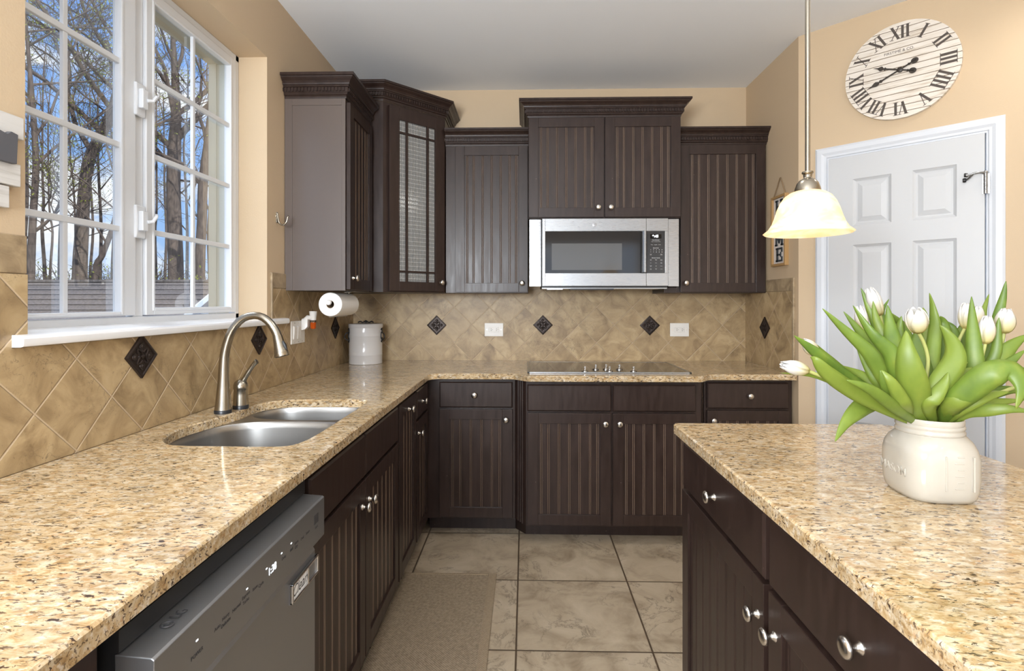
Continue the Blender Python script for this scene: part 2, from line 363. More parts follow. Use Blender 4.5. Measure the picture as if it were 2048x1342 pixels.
for z in (1.82, .3):
    h = MB(); h.box(D1-.012, D1+.014, -.026, -.022, z-.044, z+.044)
    for k in range(5): h.lathe([(.0068, z-.044+k*.0178), (.0068, z-.044+k*.0178+.0165)], 12, (D1, -.032, 0))
    h.lathe([(.0085, z+.044), (.0085, z+.05), (.004, z+.056)], 12, (D1, -.032, 0)); h.build('hinge', STEEL, door, smooth=True)
# ---------------------------------------------------------------- backsplashes
def backsplash(name, label, boxes, mt, axis, accents, border):
    o = empty(name, (0, 0, 0), 0, label, 'backsplash')
    q = MB()
    for b_ in boxes: q.box(*b_)
    q.build('tile_field', mt, o)
    for b_ in border: MB().box(*b_).build('border_tile', BORDER, o, bevel=.0025)
    for a, z in accents:
        h = .0665; g = MB()
        def ring(s_, d): return [(a, -d, z-h*s_), (a+h*s_, -d, z), (a, -d, z+h*s_), (a-h*s_, -d, z)]
        g.loft([ring(1, 0), ring(1, .009), ring(.93, .011), ring(.86, .011), ring(.82, .007)])
        # raised floral scrolls
        for k in range(4):
            t = pi/2*k
            for rr, sz in ((.030, .012), (.016, .007)):
                cx, cz = a+rr*cos(t), z+rr*sin(t); g.lathe([(sz, .006), (sz*.9, .0095), (sz*.5, .0085), (sz*.3, .011), (.001, .0115)], 12, (cx, 0, cz), '-y')
            for sg in (-1, 1):
                pts = [(a+(.012+.02*u_)*cos(t+sg*(.2+.62*u_)), -.0085, z+(.012+.02*u_)*sin(t+sg*(.2+.62*u_))) for u_ in (0, .25, .5, .75, 1)]
                g.tube(pts, [.003, .0035, .0035, .003, .002], 6)
        g.lathe([(.008, .006), (.007, .011), (.003, .0125)], 12, (a, 0, z), '-y')
        ob = g.build('accent_tile', BRONZE, o, smooth=35)
        if axis == 1: ob.matrix_local = Matrix.Translation((XL+.006, 0, 0)) @ Matrix.Rotation(pi/2, 4, 'Z')
        elif axis == 2: ob.matrix_local = Matrix.Translation((XR-.006, 0, 0)) @ Matrix.Rotation(-pi/2, 4, 'Z')
        else: ob.location = (0, YW-.006, 0)
    return o
BORDER = mat('border stone', (.40, .30, .185), .45); nt, b = P(BORDER); setc(nt, b, ramp(nt, noise(nt, objco(nt), 14, 6, .6, 1), [(.3, (.20, .14, .08)), (.6, (.40, .30, .18)), (.8, (.48, .37, .24))]))
LT = diamond('left wall diamond tile', 1, 1.371+.2392, .9195+.2392)
BT = diamond('back wall diamond tile', 0, .119, 1.152)
RT = diamond('right wall diamond tile', 1, 3.327, 1.149)
backsplash('tile_backsplash', 'tan diamond-laid stone backsplash below the window on the left wall',
           [(XL, XL+.008, .45, 1.195, CT, 1.37), (XL, XL+.008, 1.195, 1.234, 1.2265, 1.37), (XL, XL+.008, 1.195, 2.575, CT, 1.1995), (XL, XL+.008, 2.575, YW-.008, CT, 1.37), (XL, XL+.008, 2.452, 2.575, 1.2265, 1.37)], LT, 1,
           [(1.604, 1.141), (2.327, 1.142), (3.27, 1.149)], [(XL, XL+.009, .45, 1.232, 1.371, 1.46), (XL, XL+.009, 2.462, 2.66, 1.371, 1.443), (XL, XL+.011, 2.448, 2.461, 1.2265, 1.443)])
backsplash('tile_backsplash', 'tan diamond-laid stone backsplash on the back wall behind the cooktop', [(XL+.008, XR, YW-.008, YW, CT, 1.39)], BT, 0, [(-.598, 1.150), (.119, 1.152), (.833, 1.150)], [])
backsplash('tile_backsplash', 'narrow diamond-laid stone backsplash on the short right wall', [(XR-.008, XR, 2.995, YW-.008, CT, 1.366)], RT, 2, [(-3.327, 1.149)],
           [(XR-.009, XR, 2.995, YW-.31, 1.368, 1.44), (XR-.012, XR, 2.976, 2.994, CT, 1.44)])
# ---------------------------------------------------------------- cabinet builders (local: x across, front at y=0 facing -y, z up)
def knob(parent, x, y, z):
    m = MB().lathe([(.010, 0), (.010, .002), (.006, .005), (.0048, .011), (.0055, .015), (.0085, .0165), (.0158, .020), (.0165, .0235), (.0145, .0275), (.008, .030), (.001, .0305)], 20, (0, 0, 0), '-y')
    return m.build('knob', KNOBM, parent, (x, y, z), smooth=60)
def bead_door(w_, h_, t=.02, st=.056, recess=.008):
    q = MB(); e = .004
    # stiles and rails with an eased inner edge
    def bar(x0, x1, z0, z1): q.box(x0, x1, -t, 0, z0, z1)
    bar(0, st, 0, h_); bar(w_-st, w_, 0, h_); bar(st, w_-st, 0, st); bar(st, w_-st, h_-st, h_)
    pw = w_-2*st; n = max(1, round(pw/.057)); pitch = pw/n
    gs = [.016]+[pitch*k for k in range(1, n)]+[pw-.016] if n > 2 else [pitch*k for k in range(1, n)]
    gs = [g for i, g in enumerate(gs) if i == 0 or g-gs[i-1] > .02]
    pr = [(0, 0)]
    for g in gs: pr += [(g-.0055, 0), (g-.0042, .002), (g-.0025, .0003), (g+.0025, .0003), (g+.0042, .002), (g+.0055, 0)]
    pr.append((pw, 0)); yb = -t+recess
    a = [q.pt((st+u_, yb+d, st)) for u_, d in pr]; b_ = [q.pt((st+u_, yb+d, h_-st)) for u_, d in pr]
    for i in range(len(pr)-1):
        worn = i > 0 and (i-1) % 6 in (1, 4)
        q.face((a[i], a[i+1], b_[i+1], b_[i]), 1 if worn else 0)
    # worn highlight along the inner top of the bottom rail
    return q
def add_door(root, x, z, w_, h_, kn=None, name='door'):
    o = bead_door(w_, h_).build(name, [WOOD, WORN], root, (x, 0, z), bevel=.0016)
    if kn: knob(o, kn[0]-x, -.02, kn[1]-z)
    return o
def add_drawer(root, x, z, w_, h_, kn=None, name='drawer'):
    q = MB(); i = .006
    q.loft([[(0, 0, 0), (w_, 0, 0), (w_, 0, h_), (0, 0, h_)], [(0, -.015, 0), (w_, -.015, 0), (w_, -.015, h_), (0, -.015, h_)], [(i, -.02, i), (w_-i, -.02, i), (w_-i, -.02, h_-i), (i, -.02, h_-i)]])
    o = q.build(name, WOOD, root, (x, 0, z), bevel=.001)
    if kn: knob(o, kn[0]-x, -.02, kn[1]-z)
    return o
CROWN = [(0, 0), (.004, 0), (.006, .006), (.006, .012), (.012, .016), (.012, .022), (.016, .026), (.016, .046), (.022, .048), (.022, .054), (.026, .056), (.028, .062), (.034, .070), (.043, .077), (.048, .082), (.050, .086), (.056, .088), (.056, .100), (0, .100)]
def crown(root, path, z, sc=1.0):
    q = MB(); pts = [Vector(p) for p in path]; n = len(pts); nm = []
    for a, b_ in zip(pts, pts[1:]):
        t = (b_-a).normalized(); nm.append(Vector((t.y, -t.x)))
    rings = []
    for i, p in enumerate(pts):
        if i == 0: mvec = nm[0]
        elif i == n-1: mvec = nm[-1]
        else: mvec = (nm[i-1]+nm[i])/(1+nm[i-1].dot(nm[i]))
        rings.append([(p.x+mvec.x*o_, p.y+mvec.y*o_, z+h*sc) for o_, h in CROWN])
    q.loft(rings)
    for i, (a, b_) in enumerate(zip(pts, pts[1:])):
        L = (b_-a).length; t = (b_-a)/L; k = int((L+.02)/.0165)
        for j in range(k):
            s0 = -.008+j*.0165; c0 = a+t*s0; c1 = a+t*(s0+.0095)
            o0, o1 = nm[i]*.015, nm[i]*.022
            p4 = [c0+o0, c1+o0, c1+o1, c0+o1]
            q.prism([(p.x, p.y) for p in p4], z+.0285*sc, z+.0445*sc)
    return q.build('crown_molding', WOOD, root)
def wall_cab(label, loc, rz, w_, d, z0, z1, doors, crown_path=None, crown_h=1.0, group=None, box=True, extra=None):
    o = empty('wall_cabinet', (loc[0], loc[1], 0), rz, label, 'cabinet', group)
    q = MB().box(0, w_, 0, d, z0, z1)
    if extra:
        for e_ in extra: q.box(*e_)
    q.build('cabinet_body', WOOD, o, bevel=.0015)
    for dd in doors: add_door(o, *dd)
    if crown_path: crown(o, crown_path, z1, crown_h)
    return o
GU = 'upper wall cabinets'
# left wall, beside the window
o = wall_cab('tall upper cabinet beside the window, pale sheen on its wide end panel', (-.875, 2.60), pi/2, .395, .298, 1.362, 2.297,
         [(.012, 1.368, .375, .915, (.052, 1.425))], [(0, .298), (0, 0), (.395, 0)], 1.09, GU)
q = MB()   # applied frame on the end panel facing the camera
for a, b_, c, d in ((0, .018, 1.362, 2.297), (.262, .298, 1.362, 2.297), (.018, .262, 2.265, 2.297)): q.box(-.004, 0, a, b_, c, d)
PANEL_SHEEN = mat('end panel wood lightened for sheen', (.105, .082, .072), .30, 0, Specular_IOR_Level=.8)  # wood painted paler here to stand in for window and flash sheen
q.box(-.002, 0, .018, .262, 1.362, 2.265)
q.build('end_panel', PANEL_SHEEN, o, bevel=.001)
# diagonal corner cabinet with textured glass
cl_, cr_ = (-.803, 3.02), (-.497, 3.326)
o = empty('wall_cabinet', (0, 0, 0), 0, 'diagonal corner upper cabinet with a textured glass door', 'cabinet', GU)
MB().prism([(XL, YW), (XL, 3.02), cl_, cr_, (cr_[0], YW)], 1.362, 2.443).build('cabinet_body', WOOD, o, bevel=.0015)
crown(o, [(XL, 3.02), cl_, cr_, (cr_[0], YW)], 2.443, 1.0)
q = MB(); DWd, DH = .385, 1.055
s_ = .064
ops = (s_, DWd-s_-.004, .055, DH-.07)
for a, b_, c, d in ((0, s_, 0, DH), (ops[1], DWd, 0, DH), (s_, ops[1], 0, ops[2]), (s_, ops[1], ops[3], DH)): q.box(a, b_, -.02, 0, c, d)
gw = ops[1]-ops[0]
for fx in (.185, .76): q.box(ops[0]+gw*fx, ops[0]+gw*fx+.013, -.018, -.006, ops[2], ops[3])
for z in (ops[2]+.052, ops[3]-.078): q.box(ops[0], ops[1], -.018, -.006, z, z+.012)
dr = q.build('door', WOOD, o, (cl_[0]+.03*cos(pi/4)+.0, cl_[1]+.03*sin(pi/4), 1.370), (0, 0, pi/4), bevel=.0016)
TG = mat('textured cabinet glass', (.30, .30, .29), .12); nt, b = P(TG); co = objco(nt); sx = nd(nt, 'ShaderNodeSeparateXYZ', {0: co})
gu = mth(nt, 'ABSOLUTE', mth(nt, 'SUBTRACT', mth(nt, 'FRACT', mth(nt, 'MULTIPLY', sx.outputs[0], 95)), .5))
gv = mth(nt, 'ABSOLUTE', mth(nt, 'SUBTRACT', mth(nt, 'FRACT', mth(nt, 'MULTIPLY', sx.outputs[2], 41)), .5))
ln = mth(nt, 'MULTIPLY', mth(nt, 'GREATER_THAN', gv, .43), mth(nt, 'LESS_THAN', gu, .33))  # dashed highlights of the relief painted into the glass colour
rb = ramp(nt, gu, [(.0, (.34, .34, .33)), (.42, (.16, .16, .155)), (.5, (.08, .08, .08))])
setc(nt, b, mixc(nt, ln, rb, (.52, .52, .505))); bump(nt, b, mth(nt, 'ADD', gu, gv), .004)
MB().box(ops[0]-.004, ops[1]+.004, -.008, -.004, ops[2]-.004, ops[3]+.004).build('glass_pane', TG, dr)
knob(dr, DWd-.03, -.02, .055)
# back wall
wall_cab('single-door upper cabinet between the corner cabinet and the microwave', (-.492, 3.322), 0, .511, YW-3.323, 1.362, 2.270, [(.062, 1.367, .446, .898, (.472, 1.422))], [(0, 0), (.511, 0)], .98, GU)
wall_cab('raised double-door upper cabinet above the microwave', (.019, 3.232), 0, .905, YW-3.233, 1.806, 2.412,
         [(.003, 1.812, .446, .594, (.414, 1.868)), (.456, 1.812, .446, .594, (.488, 1.868))], [(0, YW-3.233), (0, 0), (.905, 0), (.905, YW-3.233)], 1.0, GU)
wall_cab('single-door upper cabinet at the right end beside the home sign', (.926, 3.322), 0, .540, YW-3.323, 1.362, 2.268, [(.020, 1.367, .512, .896, (.05, 1.422))], [(0, 0), (.540, 0), (.540, YW-3.323)], .96, GU,
         extra=[(-.075, 0, .0, YW-3.323, 1.362, 1.397)])
# base cabinets
GB = 'base cabinets under the granite'
def base_cab(label, loc, rz, w_, d, fronts, group=GB, toe=.11, sink=False):
    o = empty('base_cabinet', (loc[0], loc[1], 0), rz, label, 'cabinet', group)
    q = MB()
    if sink: q.box(0, w_, 0, d, .10, .62).box(0, w_, 0, .022, .62, .8835).box(0, .018, .022, d, .62, .8835).box(w_-.018, w_, .022, d, .62, .8835)
    else: q.box(0, w_, 0, d, .10, .8835)
    q.build('cabinet_body', WOOD, o, bevel=.0015)
    MB().box(0, w_, toe, d, 0, .10).build('toe_kick', WOOD, o)
    for kind, *a in fronts:
        if kind == 'door': add_door(o, *a)
        elif kind == 'drawer': add_drawer(o, *a)
        else: add_drawer(o, *a, name='false_drawer_front')
    return o
XF = -.555
DZ, DH0, WZ, WH = .722, .142, .114, .598
base_cab('base cabinet at the near end of the left run, before the dishwasher', (XF, .45), pi/2, .235, .61, [])
base_cab('double-door base cabinet under the sink', (XF, 1.322), pi/2, .943, .61,
    [('false', .008, DZ, .458, DH0), ('false', .474, DZ, .462, DH0), ('door', .008, WZ, .458, WH, (.432, .632)), ('door', .474, WZ, .462, WH, (.507, .632))], sink=True)
base_cab('narrow full-height door base cabinet between sink and corner', (XF, 2.267), pi/2, .372, .61, [('door', .010, WZ, .352, .75, (.19, .815))])
base_cab('narrow drawer base cabinet tucked into the corner of the left run', (XF, 2.641), pi/2, .348, .61, [('drawer', .010, DZ, .29, DH0, (.14, .793)), ('door', .010, WZ, .29, WH, (.04, .65))])
base_cab('drawer base cabinet left of the cooktop cabinet', (-.553, 2.992), 0, .497, .63, [('drawer', .077, DZ, .405, DH0, (.272, .793)), ('door', .077, WZ, .405, WH, (.446, .657))])
ck = base_cab('wide bumped-out base cabinet under the cooktop', (.003, 2.90), 0, .937, .72,
    [('false', .008, DZ, .448, DH0), ('false', .464, DZ, .440, DH0), ('door', .010, WZ, .444, WH, (.422, .658)), ('door', .464, WZ, .440, WH, (.498, .658))], toe=.13)
for s_, (a, b_) in enumerate((((-.058, .092), (0, 0)), ((.937, 0), (.980, .092)))):       # fluted angled fillers
    va, vb = Vector(a), Vector(b_); L = (vb-va).length; ang = math.atan2(vb.y-va.y, vb.x-va.x)
    q = MB(); pr = [(0, 0)]
    for g in (L*.3, L*.5, L*.7): pr += [(g-.007, 0), (g-.004, .004), (g+.004, .004), (g+.007, 0)]
    pr += [(L, 0), (L, .012), (0, .012)]
    q.prism(pr, .10, .8835); q.build('angled_filler', WOOD, ck, (a[0], a[1], 0), (0, 0, ang))
    tp = [(-.058, .205), (.0, .131), (.0, .150), (-.058, .224)] if s_ == 0 else [(.937, .131), (.984, .205), (.984, .224), (.937, .150)]
    MB().prism(tp, 0, .10).build('toe_kick', WOOD, ck)
base_cab('drawer base cabinet at the right end of the back wall', (.985, 2.992), 0, .478, .63, [('drawer', .012, DZ, .442, DH0, (.240, .793)), ('door', .012, WZ, .442, WH, (.042, .657))])
GI = 'island base cabinets'
IF = .52
base_cab('island base cabinet at the far end with one drawer', (IF, 1.737), -pi/2, .604, .60, [('drawer', .012, DZ, .582, DH0, (.303, .790)), ('door', .012, WZ, .582, WH, (.568, .635))], GI)
base_cab('island base cabinet nearest the camera with one drawer', (IF, 1.132), -pi/2, .632, .60, [('drawer', .012, DZ, .610, DH0, (.318, .790)), ('door', .012, WZ, .302, WH, (.042, .635)), ('door', .320, WZ, .302, WH)], GI)
# ---------------------------------------------------------------- countertops
def rounded(pts, n=6):
    # pts: (x, y, r)
    out = []
    N = len(pts)
    for i, (x, y, r) in enumerate(pts):
        p = Vector((x, y)); a = Vector(pts[i-1][:2])-p; b_ = Vector(pts[(i+1) % N][:2])-p
        if r <= 0: out.append(p); continue
        a.normalize(); b_.normalize(); half = a.angle(b_)/2; t = r/math.tan(half)
        p0, p1 = p+a*t, p+b_*t; c = p+(a+b_).normalized()*(r/sin(half))
        a0 = math.atan2(p0.y-c.y, p0.x-c.x); a1 = math.atan2(p1.y-c.y, p1.x-c.x); da = (a1-a0+pi) % (2*pi)-pi
        for k in range(n+1): out.append(c+Vector((cos(a0+da*k/n), sin(a0+da*k/n)))*r)
    return out
SINK = catmull([(-.945, 1.449), (-.80, 1.444), (-.665, 1.446), (-.628, 1.490), (-.618, 1.60), (-.618, 1.80), (-.618, 2.0), (-.622, 2.10), (-.655, 2.137), (-.80, 2.140), (-.945, 2.130), (-1.005, 2.080), (-1.026, 1.995), (-1.024, 1.90), (-1.046, 1.780), (-1.068, 1.650), (-1.046, 1.540), (-1.0, 1.475)], 4, True)
def slab(outer, hole, z0, z1, e=.004):
    bm = bmesh.new()
    def loop(pts, z): return [bm.verts.new((p[0], p[1], z)) for p in pts]
    def inset(pts, d):
        N = len(pts); area = sum(pts[i][0]*pts[(i+1) % N][1]-pts[(i+1) % N][0]*pts[i][1] for i in range(N)); sg = 1 if area > 0 else -1; out = []
        for i in range(N):
            t = (Vector(pts[(i+1) % N][:2])-Vector(pts[i-1][:2])).normalized(); out.append(Vector(pts[i][:2])+Vector((-t.y, t.x))*d*sg)
        return out
    tops = []; bots = []
    for pts, d in ((outer, e),)+(((hole, -e),) if hole else ()):
        top = loop(inset(pts, d), z1); mid = loop(pts, z1-e); bot = loop(pts, z0)
        N = len(pts)
        for a, b_ in ((top, mid), (mid, bot)):
            for i in range(N): bm.faces.new((a[i], a[(i+1) % N], b_[(i+1) % N], b_[i]))
        tops.append(top); bots.append(bot)
    for loops in (tops, bots):
        es = [bm.edges.get((l[i], l[(i+1) % len(l)])) for l in loops for i in range(len(l))]
        bmesh.ops.triangle_fill(bm, edges=es, use_beauty=True, use_dissolve=False)
    bmesh.ops.recalc_face_normals(bm, faces=bm.faces)
    me = bpy.data.meshes.new('countertop'); bm.to_mesh(me); bm.free(); me.materials.append(GRANITE); return me
XE = -.523
outer = rounded([(XL+.009, .45, 0), (XE, .45, .02), (XE, 2.938, .06), (-.062, 2.938, .05), (.008, 2.856, .05), (.932, 2.856, .05), (.996, 2.938, .05), (1.468, 2.938, .006), (1.466, YW-.009, 0), (XL+.009, YW-.009, 0)])
o = bpy.data.objects.new('countertop', slab(outer, SINK, .884, CT)); COL.objects.link(o)
tag(o, 'gold speckled granite countertop along the left and back walls', 'countertop')
outer = rounded([(.478, .44, 0), (1.17, .44, 0), (1.17, 1.756, .05), (.478, 1.756, .012)])
o = bpy.data.objects.new('countertop', slab(outer, None, .884, CT)); COL.objects.link(o)
tag(o, 'gold speckled granite island top carrying the tulip vase', 'countertop')
# ---------------------------------------------------------------- sink
sk = empty('kitchen_sink', (-.84, 1.8, .884), 0, 'stainless double-bowl sink set under the granite below the window', 'sink')
SM = Matrix.Translation((.84, -1.8, -.884))
def bowl(pts, depth, name):
    c = Vector((sum(p[0] for p in pts)/len(pts), sum(p[1] for p in pts)/len(pts))); rings = []
    for s_, z in ((1, .8835), (.985, .878), (.975, .86), (.955, .88-depth+.05), (.93, .88-depth+.018), (.86, .88-depth+.003), (.5, .88-depth)):
        rings.append([(c.x+(p[0]-c.x)*s_, c.y+(p[1]-c.y)*s_, z) for p in pts])
    q = MB(SM).loft(rings, False, True); ob = q.build(name, SINKM, sk, smooth=60)
    d = MB(SM).lathe([(.045, .8805-depth), (.045, .8835-depth), (.036, .8835-depth), (.03, .8815-depth)], 24, (c.x, c.y, 0)); d.build('drain', STEEL, ob, smooth=40)
near = [p for p in catmull([(-.945, 1.445), (-.80, 1.440), (-.655, 1.442), (-.618, 1.49), (-.612, 1.62), (-.614, 1.78), (-.64, 1.855), (-.72, 1.878), (-.86, 1.882), (-.97, 1.862), (-1.040, 1.79), (-1.073, 1.65), (-1.05, 1.538), (-1.0, 1.47)], 4, True)]
far = [p for p in catmull([(-.655, 2.142), (-.80, 2.146), (-.95, 2.136), (-1.012, 2.082), (-1.025, 2.01), (-.99, 1.945), (-.90, 1.912), (-.76, 1.905), (-.65, 1.918), (-.615, 1.98), (-.616, 2.09)], 4, True)]
bowl(near, .20, 'bowl'); bowl(far, .17, 'bowl')
bm = bmesh.new()
loops = []
ro = rounded([(-1.11, 1.405, .1), (-.585, 1.405, .06), (-.585, 2.18, .06), (-1.11, 2.18, .1)])
es = []
for pts in (ro, near, far):
    vs_ = [bm.verts.new((p[0]+.84, p[1]-1.8, -.0006)) for p in pts]
    es += [bm.edges.new((vs_[i], vs_[(i+1) % len(vs_)])) for i in range(len(vs_))]
bmesh.ops.triangle_fill(bm, edges=es, use_beauty=True, use_dissolve=False)
me = bpy.data.meshes.new('rim'); bm.to_mesh(me); bm.free(); me.materials.append(SINKM)
ob = bpy.data.objects.new('rim', me); COL.objects.link(ob); ob.parent = sk
# ---------------------------------------------------------------- faucet and its separate lever
fx, fy = -1.067, 1.874
fc = empty('kitchen_faucet', (fx, fy, CT), 0, 'arched brushed nickel pull-down faucet standing behind the sink', 'faucet')
RUB = mat('black faucet base', (.012, .014, .018), .35)
MB().lathe([(.0285, 0), (.0285, .011), (.027, .013)], 28).build('base_ring', RUB, fc, smooth=40)
pts = [(0, 0, .013), (.001, 0, .055), (.002, 0, .117), (.004, 0, .181), (.009, 0, .222), (.023, 0, .271), (.044, 0, .308), (.073, 0, .3345), (.111, 0, .3445), (.144, 0, .337), (.171, 0, .314), (.189, 0, .286), (.195, 0, .270)]
rad = [.0275, .0235, .0185, .0165, .0155, .0145, .0138, .0132, .0130, .0134, .0142, .0150, .0156]
MB().tube(catmull(pts, 2), [r for r in [a for i in range(len(rad)-1) for a in (rad[i], (rad[i]+rad[i+1])/2)]+[rad[-1]]], 20).build('spout', NICKEL, fc, smooth=60)
hp = Vector((.195, 0, .270)); hd = Vector((.24, 0, -1)).normalized()
q = MB(); q.tube([hp-hd*.004, hp+hd*.004, hp+hd*.025, hp+hd*.052, hp+hd*.068, hp+hd*.071], [.0158, .0166, .0185, .0230, .0262, .0252], 24)
hdob = q.build('spray_head', NICKEL, fc, smooth=60)
MB().tube([hp+hd*.0705, hp+hd*.0725], [.0225, .022], 24).build('spray_face', RUB, hdob, smooth=60)
MB().tube([hp+hd*.016+Vector((.017, -.006, 0)), hp+hd*.030+Vector((.0215, -.006, 0)), hp+hd*.045+Vector((.0235, -.006, 0))], [.004, .0065, .004], 10).build('spray_button', RUB, hdob, smooth=60)
hl = empty('faucet_lever', (-1.048, 1.957, CT), 0, 'single nickel lever on a domed post beside the faucet', 'faucet handle')
MB().lathe([(.0275, 0), (.0275, .012), (.026, .014)], 28).build('base_ring', RUB, hl, smooth=40)
MB().lathe([(.0265, .014), (.0245, .05), (.0235, .068), (.0245, .072), (.0255, .076), (.0245, .088), (.020, .098), (.012, .105), (.001, .108)], 28).build('post', NICKEL, hl, smooth=60)
MB().tube(catmull([(.006, 0, .095), (.016, 0, .112), (.030, 0, .135), (.044, 0, .156), (.056, 0, .170), (.062, 0, .174)], 3), [.0105]*3+[.009]*4+[.0082]*4+[.009]*2+[.0098, .0095, .004], 14).build('lever', NICKEL, hl, smooth=60)
# ---------------------------------------------------------------- cooktop
ck = empty('cooktop', (.46, 3.22, CT), 0, 'black glass electric cooktop set into the back granite counter', 'cooktop')
X0, X1, Y0, Y1 = .012, .910, 2.962, 3.478
q = MB(Matrix.Translation((-.46, -3.22, 0)))
q.box(X0, X1, Y0, Y0+.014, 0, .0075); q.box(X0, X1, Y1-.012, Y1, 0, .0075); q.box(X0, X0+.014, Y0, Y1, 0, .0075); q.box(X1-.014, X1, Y0, Y1, 0, .0075)
q.build('steel_trim', STEEL, ck, bevel=.0015)
MB(Matrix.Translation((-.46, -3.22, 0))).box(X0+.013, X1-.013, Y0+.013, Y1-.011, 0, .0065).build('glass_top', BLACKG, ck)
for x, y in ((.331, 2.994), (.4675, 2.998), (.6, 2.998), (.402, 3.088), (.463, 3.10), (.537, 3.088)):
    k = MB().lathe([(.0185, 0), (.0185, .005), (.0165, .007), (.008, .009), (.0075, .012)], 20); k.box(-.0048, .0048, -.012, .012, .012, .03)
    kb = k.build('control_knob', KNOBM, ck, (x-.46, y-3.22, .0065), smooth=40, bevel=.001)
# ---------------------------------------------------------------- microwave
mw = empty('microwave', (.47, 3.205, 1.39), 0, 'stainless over-the-range microwave with black glass door', 'microwave')
MT = Matrix.Translation((-.47, -3.205, -1.39))
def mbx(*bs):
    q = MB(MT)
    for b_ in bs: q.box(*b_)
    return q
y0 = 3.212
mbx((.10, .848, y0+.022, YW-.012, 1.392, 1.803)).build('case', BLACKP, mw)
mbx((.024, .090, y0+.012, y0+.03, 1.399, 1.801), (.090, .0955, y0+.016, y0+.03, 1.399, 1.801)).build('side_filler', STEEL, mw, bevel=.001)
mbx((.851, .914, y0+.012, y0+.03, 1.399, 1.801)).build('side_filler', STEEL, mw, bevel=.001)
def frame_with_hole(x0, x1, z0, z1, hx0, hx1, hz0, hz1, y, t, sides=(1, 1)):
    return mbx((x0, hx0, y, y+t, z0, z1), (hx1, x1, y, y+t, z0, z1), (hx0, hx1, y, y+t, z0, hz0), (hx0, hx1, y, y+t, hz1, z1)) if hx1 < x1 else mbx((x0, hx0, y, y+t, z0, z1), (hx0, x1, y, y+t, z0, hz0), (hx0, x1, y, y+t, hz1, z1))
dr = frame_with_hole(.1015, .7185, 1.402, 1.803, .119, .7185, 1.478, 1.728, y0, .022).build('door', STEEL, mw, bevel=.001)
mbx((.119, .7185, y0+.003, y0+.02, 1.478, 1.728)).build('door_glass', mat('dark door glass', (.025, .025, .026), .07), dr)
DG = mat('window mesh glass', (.105, .105, .105), .14)
mbx((.158, .575, y0+.0015, y0+.0035, 1.497, 1.655)).build('viewing_window', DG, dr, bevel=.0)
q = MB(MT); q.prism([(.686, y0-.010), (.690, y0-.030), (.698, y0-.036), (.708, y0-.036), (.714, y0-.030), (.716, y0-.010)], 1.480, 1.726); q.box(.692, .711, y0-.012, y0+.004, 1.492, 1.51); q.box(.692, .711, y0-.012, y0+.004, 1.698, 1.715)
q.build('handle', STEEL, dr, bevel=.002)
pn = mbx((.7205, .8475, y0, y0+.022, 1.728, 1.803), (.7205, .8475, y0, y0+.022, 1.402, 1.478), (.829, .8475, y0, y0+.022, 1.478, 1.728)).build('panel_surround', STEEL, mw, bevel=.001)
cp_ = mbx((.7205, .829, y0+.002, y0+.02, 1.478, 1.728)).build('control_panel', mat('black touch panel', (.02, .02, .021), .2), mw)
mbx((.742, .808, y0+.0008, y0+.003, 1.683, 1.709)).build('display', BLACKG, cp_)
TR = (pi/2, 0, 0)
def mtext(s, size, x, z, m_=None, bold=0, name='legend'): return text(s, size, m_ or PRINT, cp_, (x-.47, y0+.0003-3.205, z-1.39), TR, .0002, name=name, bold=bold)
mtext('9:45', .021, .772, 1.696, LED, .0006, 'clock_digits')
for s, z in (('Sensor Microwave', 1.674), ('Express Cook', 1.627), ('Microwave Controls', 1.568)): mtext(s, .0058, .775, z, None, .0002)
for row, z in (('Popcorn  Beverage  Reheat', 1.665), ('Potato    Vegetable    Chicken', 1.646)): mtext(row, .0048, .775, z)
for row, z in (('1 2 3 4 5', 1.616), ('6 7 8 9 0', 1.603)):
    for k, ch in enumerate(row.split()): mtext(ch, .0062, .745+k*.0165, z, None, .0003)
for row, z in ((('Power\nLevel', 'Timer\nOn/Off'), 1.588), (('Cook\nTime', 'Defrost\nTime', 'Defrost\nWeight'), 1.556), (('Melt', 'Soften', 'Keep\nWarm'), 1.538), (('Surface\nLight', 'Vent\nFan', 'Settings'), 1.520), (('Start\nPause', 'Cancel\nOff', 'Options'), 1.502)):
    for k, s in enumerate(row): mtext(s, .0042, .745+k*(.062/(len(row)-1)), z)
q = MB(MT).lathe([(.0115, 0), (.0115, .0012), (.010, .0016)], 28, (.412, y0, 1.766), '-y'); lg = q.build('badge', mat('badge grey', (.36, .36, .37), .35, 1), dr, smooth=40)
q = MB()
for r_ in (.0098,): q.tube([(r_*cos(t*pi/16), 0, r_*sin(t*pi/16)) for t in range(33)], .0005, 6)
for sg in (-1, 1): q.tube([(sg*.003+.0028*cos(t*pi/8)*(1), 0, .0028*sin(t*pi/8)) for t in range(15)], .0006, 6)
q.build('badge_monogram', STEEL, lg, (.412-.47, y0-.0018-3.205, 1.766-1.39), smooth=True)
ug = mbx((.10, .848, y0+.03, y0+.3, 1.386, 1.393), (.13, .225, y0+.02, y0+.08, 1.380, 1.388)).build('underside_grille', STEEL, mw)
mbx((.27, .53, y0+.02, y0+.09, 1.379, 1.387)).build('lamp_lens', BLACKP, ug)
